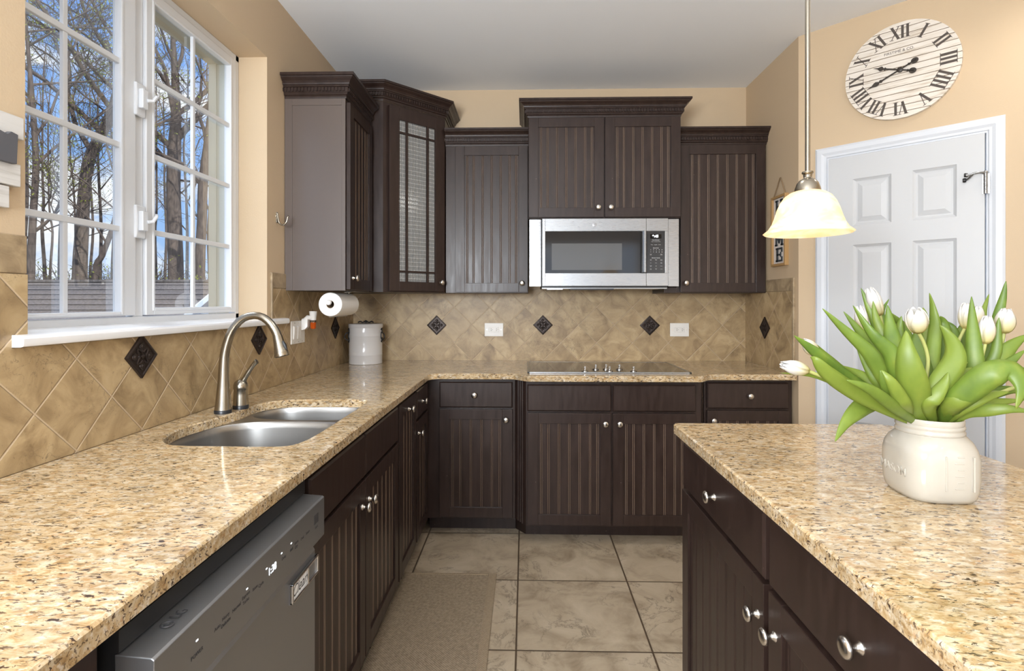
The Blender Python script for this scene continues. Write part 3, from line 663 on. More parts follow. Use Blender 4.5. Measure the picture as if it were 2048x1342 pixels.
# ---------------------------------------------------------------- dishwasher
dwr = empty('dishwasher', (-.56, 1.0, 0), 0, 'dark stainless dishwasher under the left counter', 'dishwasher')
DM = Matrix.Translation((.56, -1.0, 0)); Y0, Y1 = .700, 1.308
q = MB(DM).box(-1.14, -.545, Y0+.004, Y1-.004, .02, .872); q.build('tub', BLACKP, dwr)
q = MB(DM); q.prism([(-.545, .095), (-.520, .10), (-.515, .11), (-.515, .700), (-.532, .728), (-.545, .728)], Y0+.002, Y1-.002, axis='y')
fd = q.build('door', DWS, dwr, bevel=.0015)
q = MB(DM); q.prism([(-.545, .728), (-.532, .728), (-.495, .735), (-.492, .738), (-.492, .829), (-.496, .832), (-.546, .836)], Y0+.002, Y1-.002, axis='y'); cb = q.build('control_bar', DWS, dwr, bevel=.0012)
MB(DM).box(-.60, -.54, Y0+.002, Y1-.002, .838, .868).build('vent_strip', BLACKP, dwr)
MB(DM).box(-.545, -.535, Y0+.002, Y1-.002, .03, .092).build('kick_plate', BLACKP, dwr)
FX = (pi/2, 0, pi/2)
def dtext(s, size, y, z, m_=DPRINT, x=-.4916, name='legend', bold=0): return text(s, size, m_, cb, (x+.56, y-1.0, z), FX, .0001, name=name, bold=bold)
dtext('1:38', .020, 1.035, .786, LED, bold=.0001, name='clock_digits')
for s, y, z in (('POWER', .795, .778), ('Auto', .848, .785), ('Heavy', .872, .789), ('Delicate', .872, .779), ('Normal', .905, .785), ('Express', .936, .789), ('Turbo', .936, .779), ('Rinse', .968, .785), ('Cycle', .99, .780), ('Delay', 1.085, .785), ('Half', 1.12, .785), ('Extra', 1.145, .789), ('Dry', 1.145, .780), ('Dual', 1.175, .785), ('Steam', 1.205, .785), ('Start', 1.255, .776)): dtext(s, .0085, y, z)
for y in (.795, .94, 1.012, 1.075, 1.12, 1.255):
    MB(DM).box(-.4925, -.4915, y-.0025, y+.0025, .797, .799).build('indicator', LED if y != 1.255 else PRINT, cb)
MB(DM).box(-.4925, -.4914, 1.243, 1.267, .785, .806).build('start_button', DPRINT, cb)
text('LG', .022, DPRINT, cb, (-.522+.56, .800-1.0, .8352), (0, R(5), pi/2), .0002, name='maker_lettering')
q = MB(); q.tube([(.0085*cos(t*pi/12), .0085*sin(t*pi/12), 0) for t in range(25)], .0012, 6); q.lathe([(.0015, 0), (.0015, .0004)], 10, (-.0025, .003, 0)); q.tube([(0, .005, 0), (0, -.002, 0), (.004, -.002, 0)], .0008, 6)
q.build('maker_ring', DPRINT, cb, (-.522+.56, .772-1.0, .8352), (0, R(5), pi/2), smooth=True)
# clean / dirty sliding magnet on the dishwasher door
mg = empty('dishwasher_magnet', (-.515, 1.235, .665), 0, 'silver sliding sign reading Clean stuck on the dishwasher door', 'magnet')
CHR = mat('polished nickel', (.72, .72, .72), .14, 1)
MY0, MY1, MZ0, MZ1 = -.075, .072, -.021, .024
q = MB(); q.box(0, .004, MY0, MY1, MZ0, MZ1); q.build('backing', DWS, mg)
q = MB()
for a, b_, c, d in ((MY0, MY1, MZ1-.006, MZ1), (MY0, MY1, MZ0, MZ0+.006), (MY0, MY0+.006, MZ0, MZ1), (MY1-.006, MY1, MZ0, MZ1)): q.box(.001, .0095, a, b_, c, d)
q.build('frame', CHR, mg, bevel=.002)
MB().box(.004, .0052, MY0+.006, .006, MZ0+.006, MZ1-.006).build('sign_card', mat('white card', (.85, .85, .85), .5), mg)
MB().box(.004, .010, .006, .0125, MZ0+.004, MZ1-.004).build('slider', CHR, mg, bevel=.001)
text('Clean', .034, DPRINT, mg, (.0055, -.030, .0), FX, .0001, shear=.35, name='script_lettering')
# ---------------------------------------------------------------- things on walls and counter
def outlet(label, x, z):
    o = empty('outlet', (x, YW-.008, z), 0, label, 'outlet', 'white outlets on the back wall')
    MB().box(-.063, .063, -.006, 0, -.045, .045).build('cover_plate', PLAST, o, bevel=.004, seg=3)
    MB().box(-.034, .034, -.0085, -.005, -.0165, .0165).build('receptacle', PLAST, o, bevel=.002)
    q = MB()
    for sx in (-.018, .018):
        for dz in (-.005, .005): q.box(sx-.004, sx+.004, -.0092, -.0083, dz-.0013, dz+.0013)
        q.lathe([(.0018, .0083), (.0018, .0092)], 8, (sx+.009, 0, 0), '-y')
    q.build('slots', DARK, o)
    q = MB()
    for sx in (-.048, .048): q.lathe([(.003, .006), (.003, .0072)], 10, (sx, 0, 0), '-y')
    q.build('screws', KNOBM, o)
outlet('white sideways outlet on the tile left of the cooktop', -.211, 1.120)
outlet('white sideways outlet on the tile above the right end of the cooktop', 1.030, 1.121)
sw = empty('switch_plate', (XL+.008, 2.727, 1.152), pi/2, 'white three-gang switch plate on the left wall tile', 'switch')
MB().box(-.082, .082, -.006, 0, -.058, .058).build('cover_plate', PLAST, sw, bevel=.003)
for x in (-.046, 0, ): 
    q = MB(); q.box(x-.017, x+.017, -.008, -.004, -.034, .034); q.prism([(-.008, -.033), (-.0095, -.033), (-.013, .030), (-.008, .033)], x-.015, x+.015, axis='x'); q.build('rocker', PLAST, sw, bevel=.001)
MB().box(.029, .063, -.0075, -.004, -.034, .034).build('receptacle', PLAST, sw, bevel=.001)
q = MB()
for x in (-.046, 0, .046):
    for z in (-.048, .048): q.lathe([(.003, .006), (.003, .0072)], 10, (x, 0, z), '-y')
q.build('screws', KNOBM, sw)
af = empty('air_freshener', (XL+.0155, 2.777, 1.19), pi/2, 'plug-in air freshener with amber oil in the switch plate outlet', 'air freshener')
q = MB(); q.loft([[(x*s_, -y, z*s_+dz) for x, z in ((-.018, -.03), (.018, -.03), (.018, .022), (.010, .03), (-.010, .03), (-.018, .022))] for y, s_, dz in ((0, 1, 0), (.018, .95, .003), (.03, .7, .010))]); q.tube([(0, -.012, .02), (0, -.028, .036), (0, -.045, .034)], [.014, .013, .012], 12)
q.build('plug_body', PLAST, af, smooth=50)
MB().lathe([(.020, .068), (.0185, .050), (.0155, .035), (.0155, .022)], 24, (0, -.055, 0)).build('diffuser_cup', PLAST, af, smooth=50)
AMB = mat('amber oil', (.75, .13, .01), .08, 0, Transmission_Weight=.5, IOR=1.3)
MB().lathe([(.001, -.024), (.010, -.0235), (.0135, -.019), (.0145, .004), (.0145, .010)], 24, (0, -.055, 0)).build('oil', AMB, af, smooth=50)
MB().lathe([(.0148, .0102), (.0148, .018), (.012, .023)], 24, (0, -.055, 0)).build('bottle_neck', glass_mat('clear bottle', (.85, .82, .78), 1), af, smooth=50)
hk = empty('coat_hook', (XL, 2.515, 1.70), pi/2, 'small brushed nickel hook on the wall beside the upper cabinet', 'hook')
q = MB(); q.lathe([(.011, 0), (.011, .003), (.008, .005)], 20, (0, 0, .012), '-y'); q.box(-.008, .008, -.004, 0, -.02, .03)
q.build('plate', NICKEL, hk, bevel=.002)
MB().tube(catmull([(0, -.004, .025), (0, -.007, .0), (0, -.014, -.022), (0, -.030, -.030), (0, -.046, -.018), (0, -.053, .006), (0, -.058, .012)], 4), [.0042]*24+[.006], 10).build('prong', NICKEL, hk, smooth=60)
# paper towel holder and roll under the left upper cabinet
TX, TZ = -.962, 1.2945
hd = empty('towel_holder', (TX, 2.62, 1.36), 0, 'metal rod paper towel holder screwed under the upper cabinet', 'towel holder')
q = MB(); q.box(-.02, .02, .27, .30, -.003, .0); q.tube([(0, .293, -.002), (0, .293, -.03), (0, .292, -.058), (0, .286, -.0655), (0, .27, -.0655)], .004, 10); q.tube([(0, .28, -.0655+.009), (0, -.012, -.0655+.009)], .006, 12)
q.build('bracket_rod', NICKEL, hd, smooth=50)
MB().lathe([(.011, -.018), (.013, -.012), (.013, -.004), (.010, 0)], 20, (0, 0, -.0565), 'y').build('end_knob', PLAST, hd, smooth=60)
pt = empty('paper_towel_roll', (TX, 2.632, TZ), 0, 'white paper towel roll hanging under the upper cabinet', 'paper towels')
q = MB(); r0, r1, L = .0195, .0585, .272
q.lathe([(r0, 0), (r1-.002, 0), (r1, .002), (r1, L-.002), (r1-.002, L), (r0, L), (r0, 0)], 48, (0, 0, 0), 'y', False, False)
q.build('roll', PAPER, pt, smooth=40)
MB().lathe([(r0, .001), (r0, L-.001), (r0-.0015, L-.001), (r0-.0015, .001), (r0, .001)], 32, (0, 0, 0), 'y', False, False).build('cardboard_core', mat('cardboard', (.35, .24, .14), .9), pt, smooth=40)
q = MB(); aa = [R(-20-10*k) for k in range(8)]
prof = [((r1+.0012)*cos(a), (r1+.0012)*sin(a)) for a in aa]+[((r1+.002)*cos(R(-100)), -(r1+.0035))]+[(-.002, -(r1+.006))]
q.loft([[(x, y, z) for x, z in prof] for y in (.001, L*.5, L-.001)], False, False, False); q.build('loose_sheet', PAPER, pt, smooth=60)
# canister
cn = empty('canister', (-1.022, 3.425, CT), 0, 'grey white enamel canister with black scroll handles in the corner', 'canister')
MB().lathe([(.100, 0), (.1035, .002), (.1035, .055), (.1045, .057), (.1045, .061), (.1035, .063), (.1035, .175), (.1045, .177), (.1045, .180), (.1035, .182), (.1035, .232)], 48).build('body', ENAMEL, cn, smooth=35)
ld = MB().lathe([(.1065, .230), (.1075, .233), (.1075, .250), (.104, .2545), (.05, .258), (.001, .259)], 48).build('lid', ENAMEL, cn, smooth=35)
IRON = mat('black wrought iron', (.010, .010, .011), .4)
q = MB(); q.tube(catmull([(-.05, 0, .262), (-.035, 0, .268), (-.02, 0, .262), (0, 0, .272), (.02, 0, .262), (.035, 0, .268), (.05, 0, .262)], 4), .004, 8); q.lathe([(.007, .257), (.009, .266), (.005, .275), (.001, .277)], 14); q.build('lid_handle', IRON, ld, smooth=60)
for sg in (-1, 1):
    q = MB(); a0 = R(205) if sg < 0 else R(-12)
    def cyl(da, z, r=.107): return (r*cos(a0+da), r*sin(a0+da), z)
    q.tube(catmull([cyl(.02, .215), cyl(.10, .225), cyl(.16, .21), cyl(.12, .195), cyl(.05, .20), cyl(.0, .18), cyl(.04, .16), cyl(.14, .165), cyl(.17, .148), cyl(.1, .138), cyl(.03, .145)], 4), .0035, 8)
    q.tube(catmull([cyl(.05, .2), cyl(.02, .19, .125), cyl(.0, .165, .13), cyl(.03, .15, .11)], 4), .0035, 8)
    q.build('side_handle', IRON, cn, smooth=60)
# HOME sign on the right wall
hs = empty('hanging_sign', (XR, 3.137, 1.717), -pi/2, 'framed vertical wooden sign spelling HOME hanging on the right wall', 'sign')
OAK = mat('honey wood frame', (.42, .25, .10), .55); PLK = mat('whitewashed sign boards', (.66, .60, .55), .7); LET = mat('charcoal letters', (.045, .05, .055), .6)
hw, hh = .087, .203
q = MB()
for a, b_, c, d in ((-hw, -hw+.014, -hh, hh), (hw-.014, hw, -hh, hh), (-hw+.014, hw-.014, -hh, -hh+.014), (-hw+.014, hw-.014, hh-.014, hh)): q.box(a, b_, -.022, 0, c, d)
q.build('frame', OAK, hs, bevel=.001)
q = MB()
for k in range(4): q.box(-hw+.014+k*.0366, -hw+.014+k*.0366+.0356, -.010, -.002, -hh+.013, hh-.013)
q.build('backing_boards', PLK, hs, bevel=.001)
def slab_letter(ch, z):
    q = MB(); y0, y1 = -.015, -.0095; w_, h_, t = .042, .040, .017
    def bx(a, b_, c, d): q.box(a, b_, y0, y1, z+c, z+d)
    if ch == 'H':
        for sx in (-1, 1): bx(sx*.028-t/2, sx*.028+t/2, -h_, h_); bx(sx*.028-.015, sx*.028+.015, -h_, -h_+.009); bx(sx*.028-.015, sx*.028+.015, h_-.009, h_)
        bx(-.025, .025, -.006, .006)
    elif ch == 'O':
        q.loft([[(rx*cos(i*pi/16), y, z+rz*sin(i*pi/16)) for i in range(32)] for rx, rz, y in ((.042, h_, y1), (.042, h_, y0), (.024, h_*.62, y0), (.024, h_*.62, y1), (.042, h_, y1))], False, False)
    elif ch == 'M':
        for sx in (-1, 1):
            bx(sx*.034-.007, sx*.034+.007, -h_, h_); bx(sx*.034-.013, sx*.034+.013, -h_, -h_+.009)
            q.prism([(sx*.040, z+h_), (sx*.022, z+h_), (sx*-.003, z-.02), (sx*.004, z-.028)], y0, y1, axis='y')
    else:
        bx(-.030, -.030+t, -h_, h_); bx(-.038, .034, h_-.010, h_); bx(-.038, .036, -h_, -h_+.010); bx(-.03, .02, -.005, .005); bx(.026, .036, h_-.026, h_); bx(.028, .038, -h_, -h_+.028); bx(.014, .022, -.014, .014)
    return q.build('letter', LET, hs)
for i, ch in enumerate('HOME'): slab_letter(ch, .138-i*.092)
ROPE = mat('jute rope', (.40, .27, .15), .9); nt, b = P(ROPE); bump(nt, b, nd(nt, 'ShaderNodeTexWave', {'Vector': objco(nt, rot=(0, R(45), 0)), 'Scale': 160}).outputs[1], .002)
MB().tube([(-.072, -.012, hh-.005), (-.036, -.008, .255), (-.003, -.006, .306), (.003, -.006, .306), (.036, -.008, .255), (.072, -.012, hh-.005)], .0032, 8).build('rope_hanger', ROPE, hs, smooth=60)
# whitewashed plank sign at the left edge
pk = empty('plank_sign', (XL, 1.10, 1.62), pi/2, 'whitewashed plank sign with a dark letter at the left edge', 'sign')
WPL = mat('whitewashed planks', (.72, .70, .67), .75); nt, b = P(WPL); setc(nt, b, ramp(nt, noise(nt, objco(nt, (2, 40, 40)), 2.5, 5), [(.3, (.46, .44, .41)), (.5, (.60, .585, .56))]))
zz = [(1.729, 1.678, .115, -.018), (1.677, 1.624, .089, -.013), (1.620, 1.569, .108, -.017), (1.566, 1.517, .084, -.014)]
for zt, zb, xr, y in zz: MB().box(-.28, xr, y, -.001, zb-1.62, zt-1.62).build('plank', WPL, pk, bevel=.002)
q = MB(); q.prism([(.016, .075), (.016, .055), (.024, .05), (.032, .022), (.045, .008), (.085, .008), (.088, .075), (.072, .078), (.062, .070), (.045, .074), (.03, .078)], -.030, -.018, axis='y'); q.prism([(-.16, .076), (-.16, .055), (.02, .055), (.02, .076)], -.030, -.018, axis='y')
q.build('letter', mat('slate grey letter', (.09, .09, .10), .6), pk, (0, 0, -.012), bevel=.001)
# ---------------------------------------------------------------- wall clock
CS, CZ, CR = .457, 2.409, .229
kx = Matrix.Translation((PD[0], PD[1], 0)) @ Matrix.Rotation(d45, 4, 'Z') @ Vector((CS, 0, CZ))
ck = empty('wall_clock', kx, d45, 'large round whitewashed plank wall clock with Roman numerals', 'clock')
q = MB(); n = 15; pitch = 2*CR/n
for k in range(n):
    z0, z1 = -CR+k*pitch+.0015, -CR+(k+1)*pitch-.0015; pts = []
    zs = [z0+(z1-z0)*i/4 for i in range(5)]
    pts = [(math.sqrt(max(0, CR*CR-z*z)), z) for z in zs]+[(-math.sqrt(max(0, CR*CR-z*z)), z) for z in zs[::-1]]
    q.prism(pts, -.022, -.001, axis='y')
q.lathe([(CR*.99, .001), (CR*.99, .0195)], 64, (0, 0, 0), '-y', m=1)
CW = mat('whitewashed clock planks', (.78, .71, .63), .7); nt, b = P(CW); setc(nt, b, ramp(nt, noise(nt, objco(nt, (3, 3, 30)), 3, 5), [(.28, (.50, .42, .33)), (.45, (.72, .66, .58)), (.7, (.79, .74, .68))]))
GAP = mat('brown plank gaps', (.16, .10, .055), .8)
q.build('clock_face', [CW, GAP], ck)
NUM = mat('weathered numeral paint', (.085, .07, .06), .8)
def numeral(s, ang):
    q = MB(); adv = {'I': .020, 'V': .036, 'X': .038}; tot = sum(adv[c] for c in s); x = -tot/2; h_ = .030
    def stroke(xa, za, xb, zb, t):
        d = Vector((xb-xa, zb-za)); nn = Vector((-d.y, d.x)).normalized()*t/2
        q.prism([(xa+nn.x, za+nn.y), (xb+nn.x, zb+nn.y), (xb-nn.x, zb-nn.y), (xa-nn.x, za-nn.y)], -.0228, -.0215, axis='y')
    def serif(xc, zc, w_): stroke(xc-w_, zc, xc+w_, zc, .0022)
    for c in s:
        w_ = adv[c]; xc = x+w_/2
        if c == 'I': stroke(xc, -h_, xc, h_, .0105); serif(xc, h_, .010); serif(xc, -h_, .010)
        elif c == 'V': stroke(xc-.013, h_, xc+.002, -h_, .0105); stroke(xc+.013, h_, xc+.001, -h_, .0028); serif(xc-.013, h_, .009); serif(xc+.013, h_, .007)
        else: stroke(xc-.014, h_, xc+.014, -h_, .0105); stroke(xc+.014, h_, xc-.014, -h_, .0028); [serif(xc+a, b_, .008) for a in (-.014, .014) for b_ in (-h_, h_)]
        x += w_
    rr = CR*.79
    o = q.build('numeral', NUM, ck, (rr*sin(ang), 0, rr*cos(ang)), (0, ang, 0))
for i, s in enumerate('XII I II III IIII V VI VII VIII IX X XI'.split()): numeral(s, 2*pi*i/12)
text('FIRSTIMÉ & CO.', .0175, NUM, ck, (-.005, -.0222, CR*.40), (pi/2, 0, 0), .0003, name='maker_lettering')
HB = mat('dark bronze hands', (.03, .022, .016), .45)
def hand(L, tail, ang, y, name):
    q = MB()
    def el(c, a, b_): q.prism([(a*cos(t*pi/12), c+b_*sin(t*pi/12)) for t in range(24)], y-.001, y+.001, axis='y')
    q.prism([(-.0032, -tail), (.0032, -tail), (.0036, L*.55), (-.0036, L*.55)], y-.001, y+.001, axis='y')
    q.prism([(-.0035, L*.5), (.0035, L*.5), (.008, L*.56), (.003, L*.60), (.011, L*.68), (.010, L*.73), (.0032, L*.82), (0, L), (-.0032, L*.82), (-.010, L*.73), (-.011, L*.68), (-.003, L*.60), (-.008, L*.56)], y-.0012, y+.0012, axis='y')
    el(-tail*.9, .013, .015); q.prism([(-.007, -tail*.55), (0, -tail*.48), (.007, -tail*.55), (0, -tail*.63)], y-.001, y+.001, axis='y')
    return q.build(name, HB, ck, (0, 0, 0), (0, ang, 0))
hand(.115, .058, R(290), -.028, 'hour_hand'); hand(.150, .070, R(246), -.031, 'minute_hand')
MB().lathe([(.012, .022), (.012, .033), (.008, .035)], 24, (0, 0, 0), '-y').build('hub', HB, ck, smooth=40)
# hinge pin door stop on the pantry door
ds = M45 @ Vector((D1-.03, -.045, 1.862))
st = empty('door_stop', ds, d45, 'small steel hinge-pin door stop at the top hinge of the pantry door', 'door stop')
q = MB(); q.tube([(.030, .012, .004), (.012, -.004, .006), (-.012, -.006, .004)], .0045, 10); q.lathe([(.010, -.02), (.010, -.016), (.004, -.015), (.004, .0)], 14, (-.012, -.004, 0), 'x'); q.tube([(-.01, -.004, 0), (-.028, .004, -.016), (-.034, .012, -.018)], .004, 10)
q.build('stop_arm', STEEL, st, smooth=50)
q = MB(); q.lathe([(.009, -.046), (.010, -.040), (.008, -.034)], 14, (0, .012, -.018), 'x'); q.lathe([(.008, -.040), (.009, -.034), (.007, -.030)], 14, (0, -.002, .002), 'x'); q.build('rubber_bumper', BLACKP, st, smooth=50)
# ---------------------------------------------------------------- pendant lamp
pd = empty('pendant_lamp', (.777, 1.50, 2.74), 0, 'pendant lamp with lit alabaster glass bell hanging over the island', 'lamp')
def zz_(z): return z-2.74
MB().lathe([(.0065, zz_(1.66)), (.0065, zz_(2.72))], 14).build('rod', NICKEL, pd, smooth=50)
MB().lathe([(.06, 0), (.06, -.012), (.045, -.022), (.008, -.026)], 32).build('ceiling_canopy', NICKEL, pd, smooth=50)
MB().lathe([(.001, zz_(1.665)), (.014, zz_(1.664)), (.015, zz_(1.660)), (.0115, zz_(1.657)), (.0105, zz_(1.648)), (.0125, zz_(1.645)), (.02, zz_(1.641)), (.027, zz_(1.632)), (.032, zz_(1.618)), (.0335, zz_(1.609)), (.03, zz_(1.607))], 32).build('cap', NICKEL, pd, smooth=50)
ALA = bpy.data.materials.new('alabaster glass'); ALA.use_nodes = True; nt = ALA.node_tree; b = nt.nodes['Principled BSDF']
vn = ramp(nt, noise(nt, objco(nt, (1, 1, 2.4), rot=(.5, .3, 0)), 9, 4, .5, 1.6), [(.35, (.96, .78, .50)), (.55, (.98, .88, .70)), (.7, (1.0, .94, .84))])
setc(nt, b, vn); b.inputs['Roughness'].default_value = .25
tr = nd(nt, 'ShaderNodeBsdfTranslucent', {0: vn}); mx = nd(nt, 'ShaderNodeMixShader', {0: .55, 1: b.outputs[0], 2: tr.outputs[0]})
em = nd(nt, 'ShaderNodeEmission', {0: vn, 1: .30}); ad = nd(nt, 'ShaderNodeAddShader', {0: mx.outputs[0], 1: em.outputs[0]})
nt.links.new(ad.outputs[0], nt.nodes['Material Output'].inputs[0])
so = [(.030, 1.611), (.044, 1.606), (.058, 1.596), (.069, 1.580), (.077, 1.561), (.083, 1.541), (.090, 1.522), (.099, 1.507), (.109, 1.499), (.1125, 1.496)]
MB().lathe([(r_, zz_(z)) for r_, z in so]+[(r_-.004, zz_(z-.003)) for r_, z in so[::-1]], 56, cap0=False, cap1=False).build('shade', ALA, pd, smooth=60)
BULB = mat('lit bulb', (1, .9, .7), .5, 0, Emission_Color=(1, .83, .58, 1), Emission_Strength=9)
MB().lathe([(.012, zz_(1.606)), (.013, zz_(1.590)), (.022, zz_(1.570)), (.026, zz_(1.552)), (.022, zz_(1.535)), (.010, zz_(1.526)), (.001, zz_(1.524))], 24).build('bulb', BULB, pd, smooth=60)
# ---------------------------------------------------------------- rug
rg = empty('kitchen_rug', (-.345, 1.75, 0), 0, 'woven brown jute rug with a plain border on the floor by the sink', 'rug')
def rugm(name, a, b_):
    m = mat(name, a, .95); nt, bb = P(m); co = objco(nt); s1 = nd(nt, 'ShaderNodeSeparateXYZ', {0: co})
    wx = mth(nt, 'SINE', mth(nt, 'MULTIPLY', s1.outputs[0], 620)); wy = mth(nt, 'SINE', mth(nt, 'MULTIPLY', s1.outputs[1], 620)); ww = mth(nt, 'MULTIPLY', wx, wy)
    n_ = noise(nt, co, 90, 3); f_ = mth(nt, 'ADD', mth(nt, 'MULTIPLY', ww, .22), n_)
    setc(nt, bb, ramp(nt, f_, [(.1, a), (.9, b_)])); bump(nt, bb, f_, .003); return m
MB().box(-.235, .170, -1.25, .805, 0.0005, .0075).build('woven_field', rugm('jute weave', (.15, .108, .066), (.38, .295, .20)), rg)
q = MB(); q.box(.170, .208, -1.28, .82, 0.0005, .009); q.box(-.235, .170, .805, .82, 0.0005, .009)
q.build('border_band', rugm('rug border cloth', (.24, .175, .11), (.34, .26, .17)), rg, bevel=.003)
# ---------------------------------------------------------------- vase and tulips
VX, VYc = .825, 1.120
vz = empty('vase', (VX, VYc, CT), R(-4), 'ivory ceramic jar vase standing on the island, full of tulips', 'vase')
q = MB(); prof = [(.070, .0), (.082, .002), (.089, .010), (.093, .024), (.0945, .045), (.0945, .085), (.093, .102), (.088, .115), (.080, .124), (.0755, .127), (.078, .129), (.078, .133), (.0755, .135), (.0755, .138), (.0775, .140), (.0775, .144), (.075, .146), (.076, .148), (.076, .156), (.074, .158), (.070, .157), (.068, .150), (.068, .12), (.084, .10), (.086, .03), (.07, .012)]
rings = []
for i, (r_, z) in enumerate(prof):
    e_ = 2+1.3*max(0, min(1, (.125-z)/.04)) if i < 22 else 2.2
    ring = []
    for k in range(64):
        a = 2*pi*k/64; c, s_ = cos(a), sin(a); g = (abs(c)**e_+abs(s_)**e_)**(-1/e_); ring.append((r_*g*c*.745, r_*g*s_*.76, z))
    rings.append(ring)
q.loft(rings, True, True); q.build('jar', CERAM, vz, smooth=50)
q = MB()                                # moulded measuring scale and band of raised letters
def vface(u_, z, side):                # on the +x-ish (side 0) and -x (side 1) faces
    return (u_, -.0835, z)
for u_ in (-.014, .036): q.box(u_-.0016, u_+.0016, -.0728, -.069, .028, .095)
for k, z in enumerate((.034, .046, .058, .070, .082, .094)): q.box(.006 if k % 2 else .001, .018, -.0728, -.069, z-.0011, z+.0011)
q.build('moulded_scale', CERAM, vz, (0, 0, 0), (0, 0, 0), bevel=.0008)
t_ = text('MASON', .024, CERAM, vz, (-.0702, .0, .052), (pi/2, 0, -pi/2), .0012, name='moulded_lettering')
LEAFM = mat('tulip leaf', (.16, .30, .04), .42, 0, Subsurface_Weight=0.0); nt, b = P(LEAFM)
lc = ramp(nt, noise(nt, objco(nt, (1, 1, .6)), 22, 3), [(.3, (.085, .165, .022)), (.55, (.155, .25, .032)), (.8, (.29, .35, .055))])
oi = nd(nt, 'ShaderNodeObjectInfo').outputs['Random']; lc = mixc(nt, ramp(nt, oi, [(.0, 0), (1, .75)]), lc, (.25, .32, .045))
st_ = noise(nt, objco(nt), 60, 2); setc(nt, b, lc)
trn = nd(nt, 'ShaderNodeBsdfTranslucent', {0: lc}); mx = nd(nt, 'ShaderNodeMixShader', {0: .30, 1: b.outputs[0], 2: trn.outputs[0]}); nt.links.new(mx.outputs[0], nt.nodes['Material Output'].inputs[0])
STEMM = mat('tulip stem', (.36, .38, .12), .5)
PETAL = mat('white tulip petal', (.72, .70, .67), .45); nt, b = P(PETAL)
gz = nd(nt, 'ShaderNodeSeparateXYZ', {0: objco(nt)}).outputs[2]; pc = ramp(nt, gz, [(.0, (.66, .58, .18)), (.016, (.70, .64, .40)), (.04, (.74, .725, .70))]); setc(nt, b, pc)
trn = nd(nt, 'ShaderNodeBsdfTranslucent', {0: pc}); mx = nd(nt, 'ShaderNodeMixShader', {0: .3, 1: b.outputs[0], 2: trn.outputs[0]}); nt.links.new(mx.outputs[0], nt.nodes['Material Output'].inputs[0])
MOUTH = Vector((VX, VYc, CT+.150))
def leaf(parent, o3, pts, wpx, fold=.35, twist=0.0, name='leaf'):
    path = catmull(pts, 5); n = len(path); q = MB(); rows = []
    for i, p in enumerate(path):
        t = i/(n-1); tg = (path[min(i+1, n-1)]-path[max(i-1, 0)]).normalized()
        view = (p-Vector((0, 0, EYE))).normalized()
        side = tg.cross(view)
        if side.length < 1e-3: side = Vector((1, 0, 0))
        side.normalize(); nrm = side.cross(tg).normalized()
        ang = twist*(t-.4); sd = side*cos(ang)+nrm*sin(ang); nr = nrm*cos(ang)-side*sin(ang)
        wv = wpx*1.04*(sin(pi*min(1, .03+.97*t)**.80)**.9 if t < .999 else 0.02)
        wv = max(wv, wpx*.03)
        row = []
        for u_ in (-1, -.55, 0, .55, 1): row.append(p+sd*(wv*.5*u_)+nr*(fold*.62*wv*.5*(abs(u_)**1.15))-o3)
        rows.append(row)
    q.loft(rows, False, False, False); ob = q.build(name, LEAFM, parent, smooth=80)
    s = ob.modifiers.new('thickness', 'SOLIDIFY'); s.thickness = .0011; s.offset = 0
    return ob
def bloom(parent, base, axis, L, Rr, opening=0.0, seed=0):
    rnd = random.Random(seed); q = MB()
    for layer in (0, 1):
        for k in range(3):
            a0 = 2*pi*k/3+layer*pi/3+rnd.uniform(-.12, .12); rows = []
            for i in range(9):
                t = i/8; rr_ = Rr*(sin(pi*(.06+.80*t))**.62)*(1.03 if layer else .93)*(1-.32*t*t+opening*t*t)
                half = (1.02 if layer else .95)*(sin(pi*(.16+.80*t))**.55)*(1-.25*t); z = L*t*(1 if layer else 1.02)
                rows.append([((rr_+(.0012 if abs(u_) > .7 and layer else 0))*cos(a0+half*u_), (rr_)*sin(a0+half*u_), z-(.02*L*u_*u_ if i else 0)) for u_ in (-1, -.6, -.2, .2, .6, 1)])
            q.loft(rows, False, False, False)
    q.lathe([(.001, -.002), (Rr*.35, 0), (Rr*.2, .004)], 10)
    ob = q.build('bloom', PETAL, parent, smooth=80)
    ob.rotation_euler = Vector(axis).to_track_quat('Z', 'Y').to_euler(); ob.location = base
    s = ob.modifiers.new('thickness', 'SOLIDIFY'); s.thickness = .0009; s.offset = 0
    return ob
GT = 'white tulips in the jar'
def tulip(label, base_px, stem, head, Lb, Rb, leaves, opening=0, seed=1):
    """stem: list of (px, py, depth) from mouth up to the bloom base; head: (px, py, depth) of the bloom tip"""
    root_p = Vector((VX+(base_px[0]-1845)*.00062, VYc+base_px[2]*.6, CT+.138))
    o = empty('tulip', root_p, 0, label, 'tulip', GT)
    pts = [root_p]+[at(a, b_, c) for a, b_, c in stem]
    path = catmull(pts, 5)
    MB().tube([p-root_p for p in path], [.0034]*len(path), 8).build('stem', STEMM, o, smooth=60)
    if head:
        hb = pts[-1]; tip = at(*head); ax = (tip-hb).normalized(); bloom(o, hb-root_p-ax*.002, ax, (tip-hb).length*1.03 if Lb is None else Lb, Rb, opening, seed)
    for lf in leaves:
        w_ = lf[0]; lp = [root_p]+[at(a, b_, c) for a, b_, c in lf[1]]
        ob = leaf(o, root_p, lp, w_, lf[2] if len(lf) > 2 else .35, lf[3] if len(lf) > 3 else 0.0)
    return o
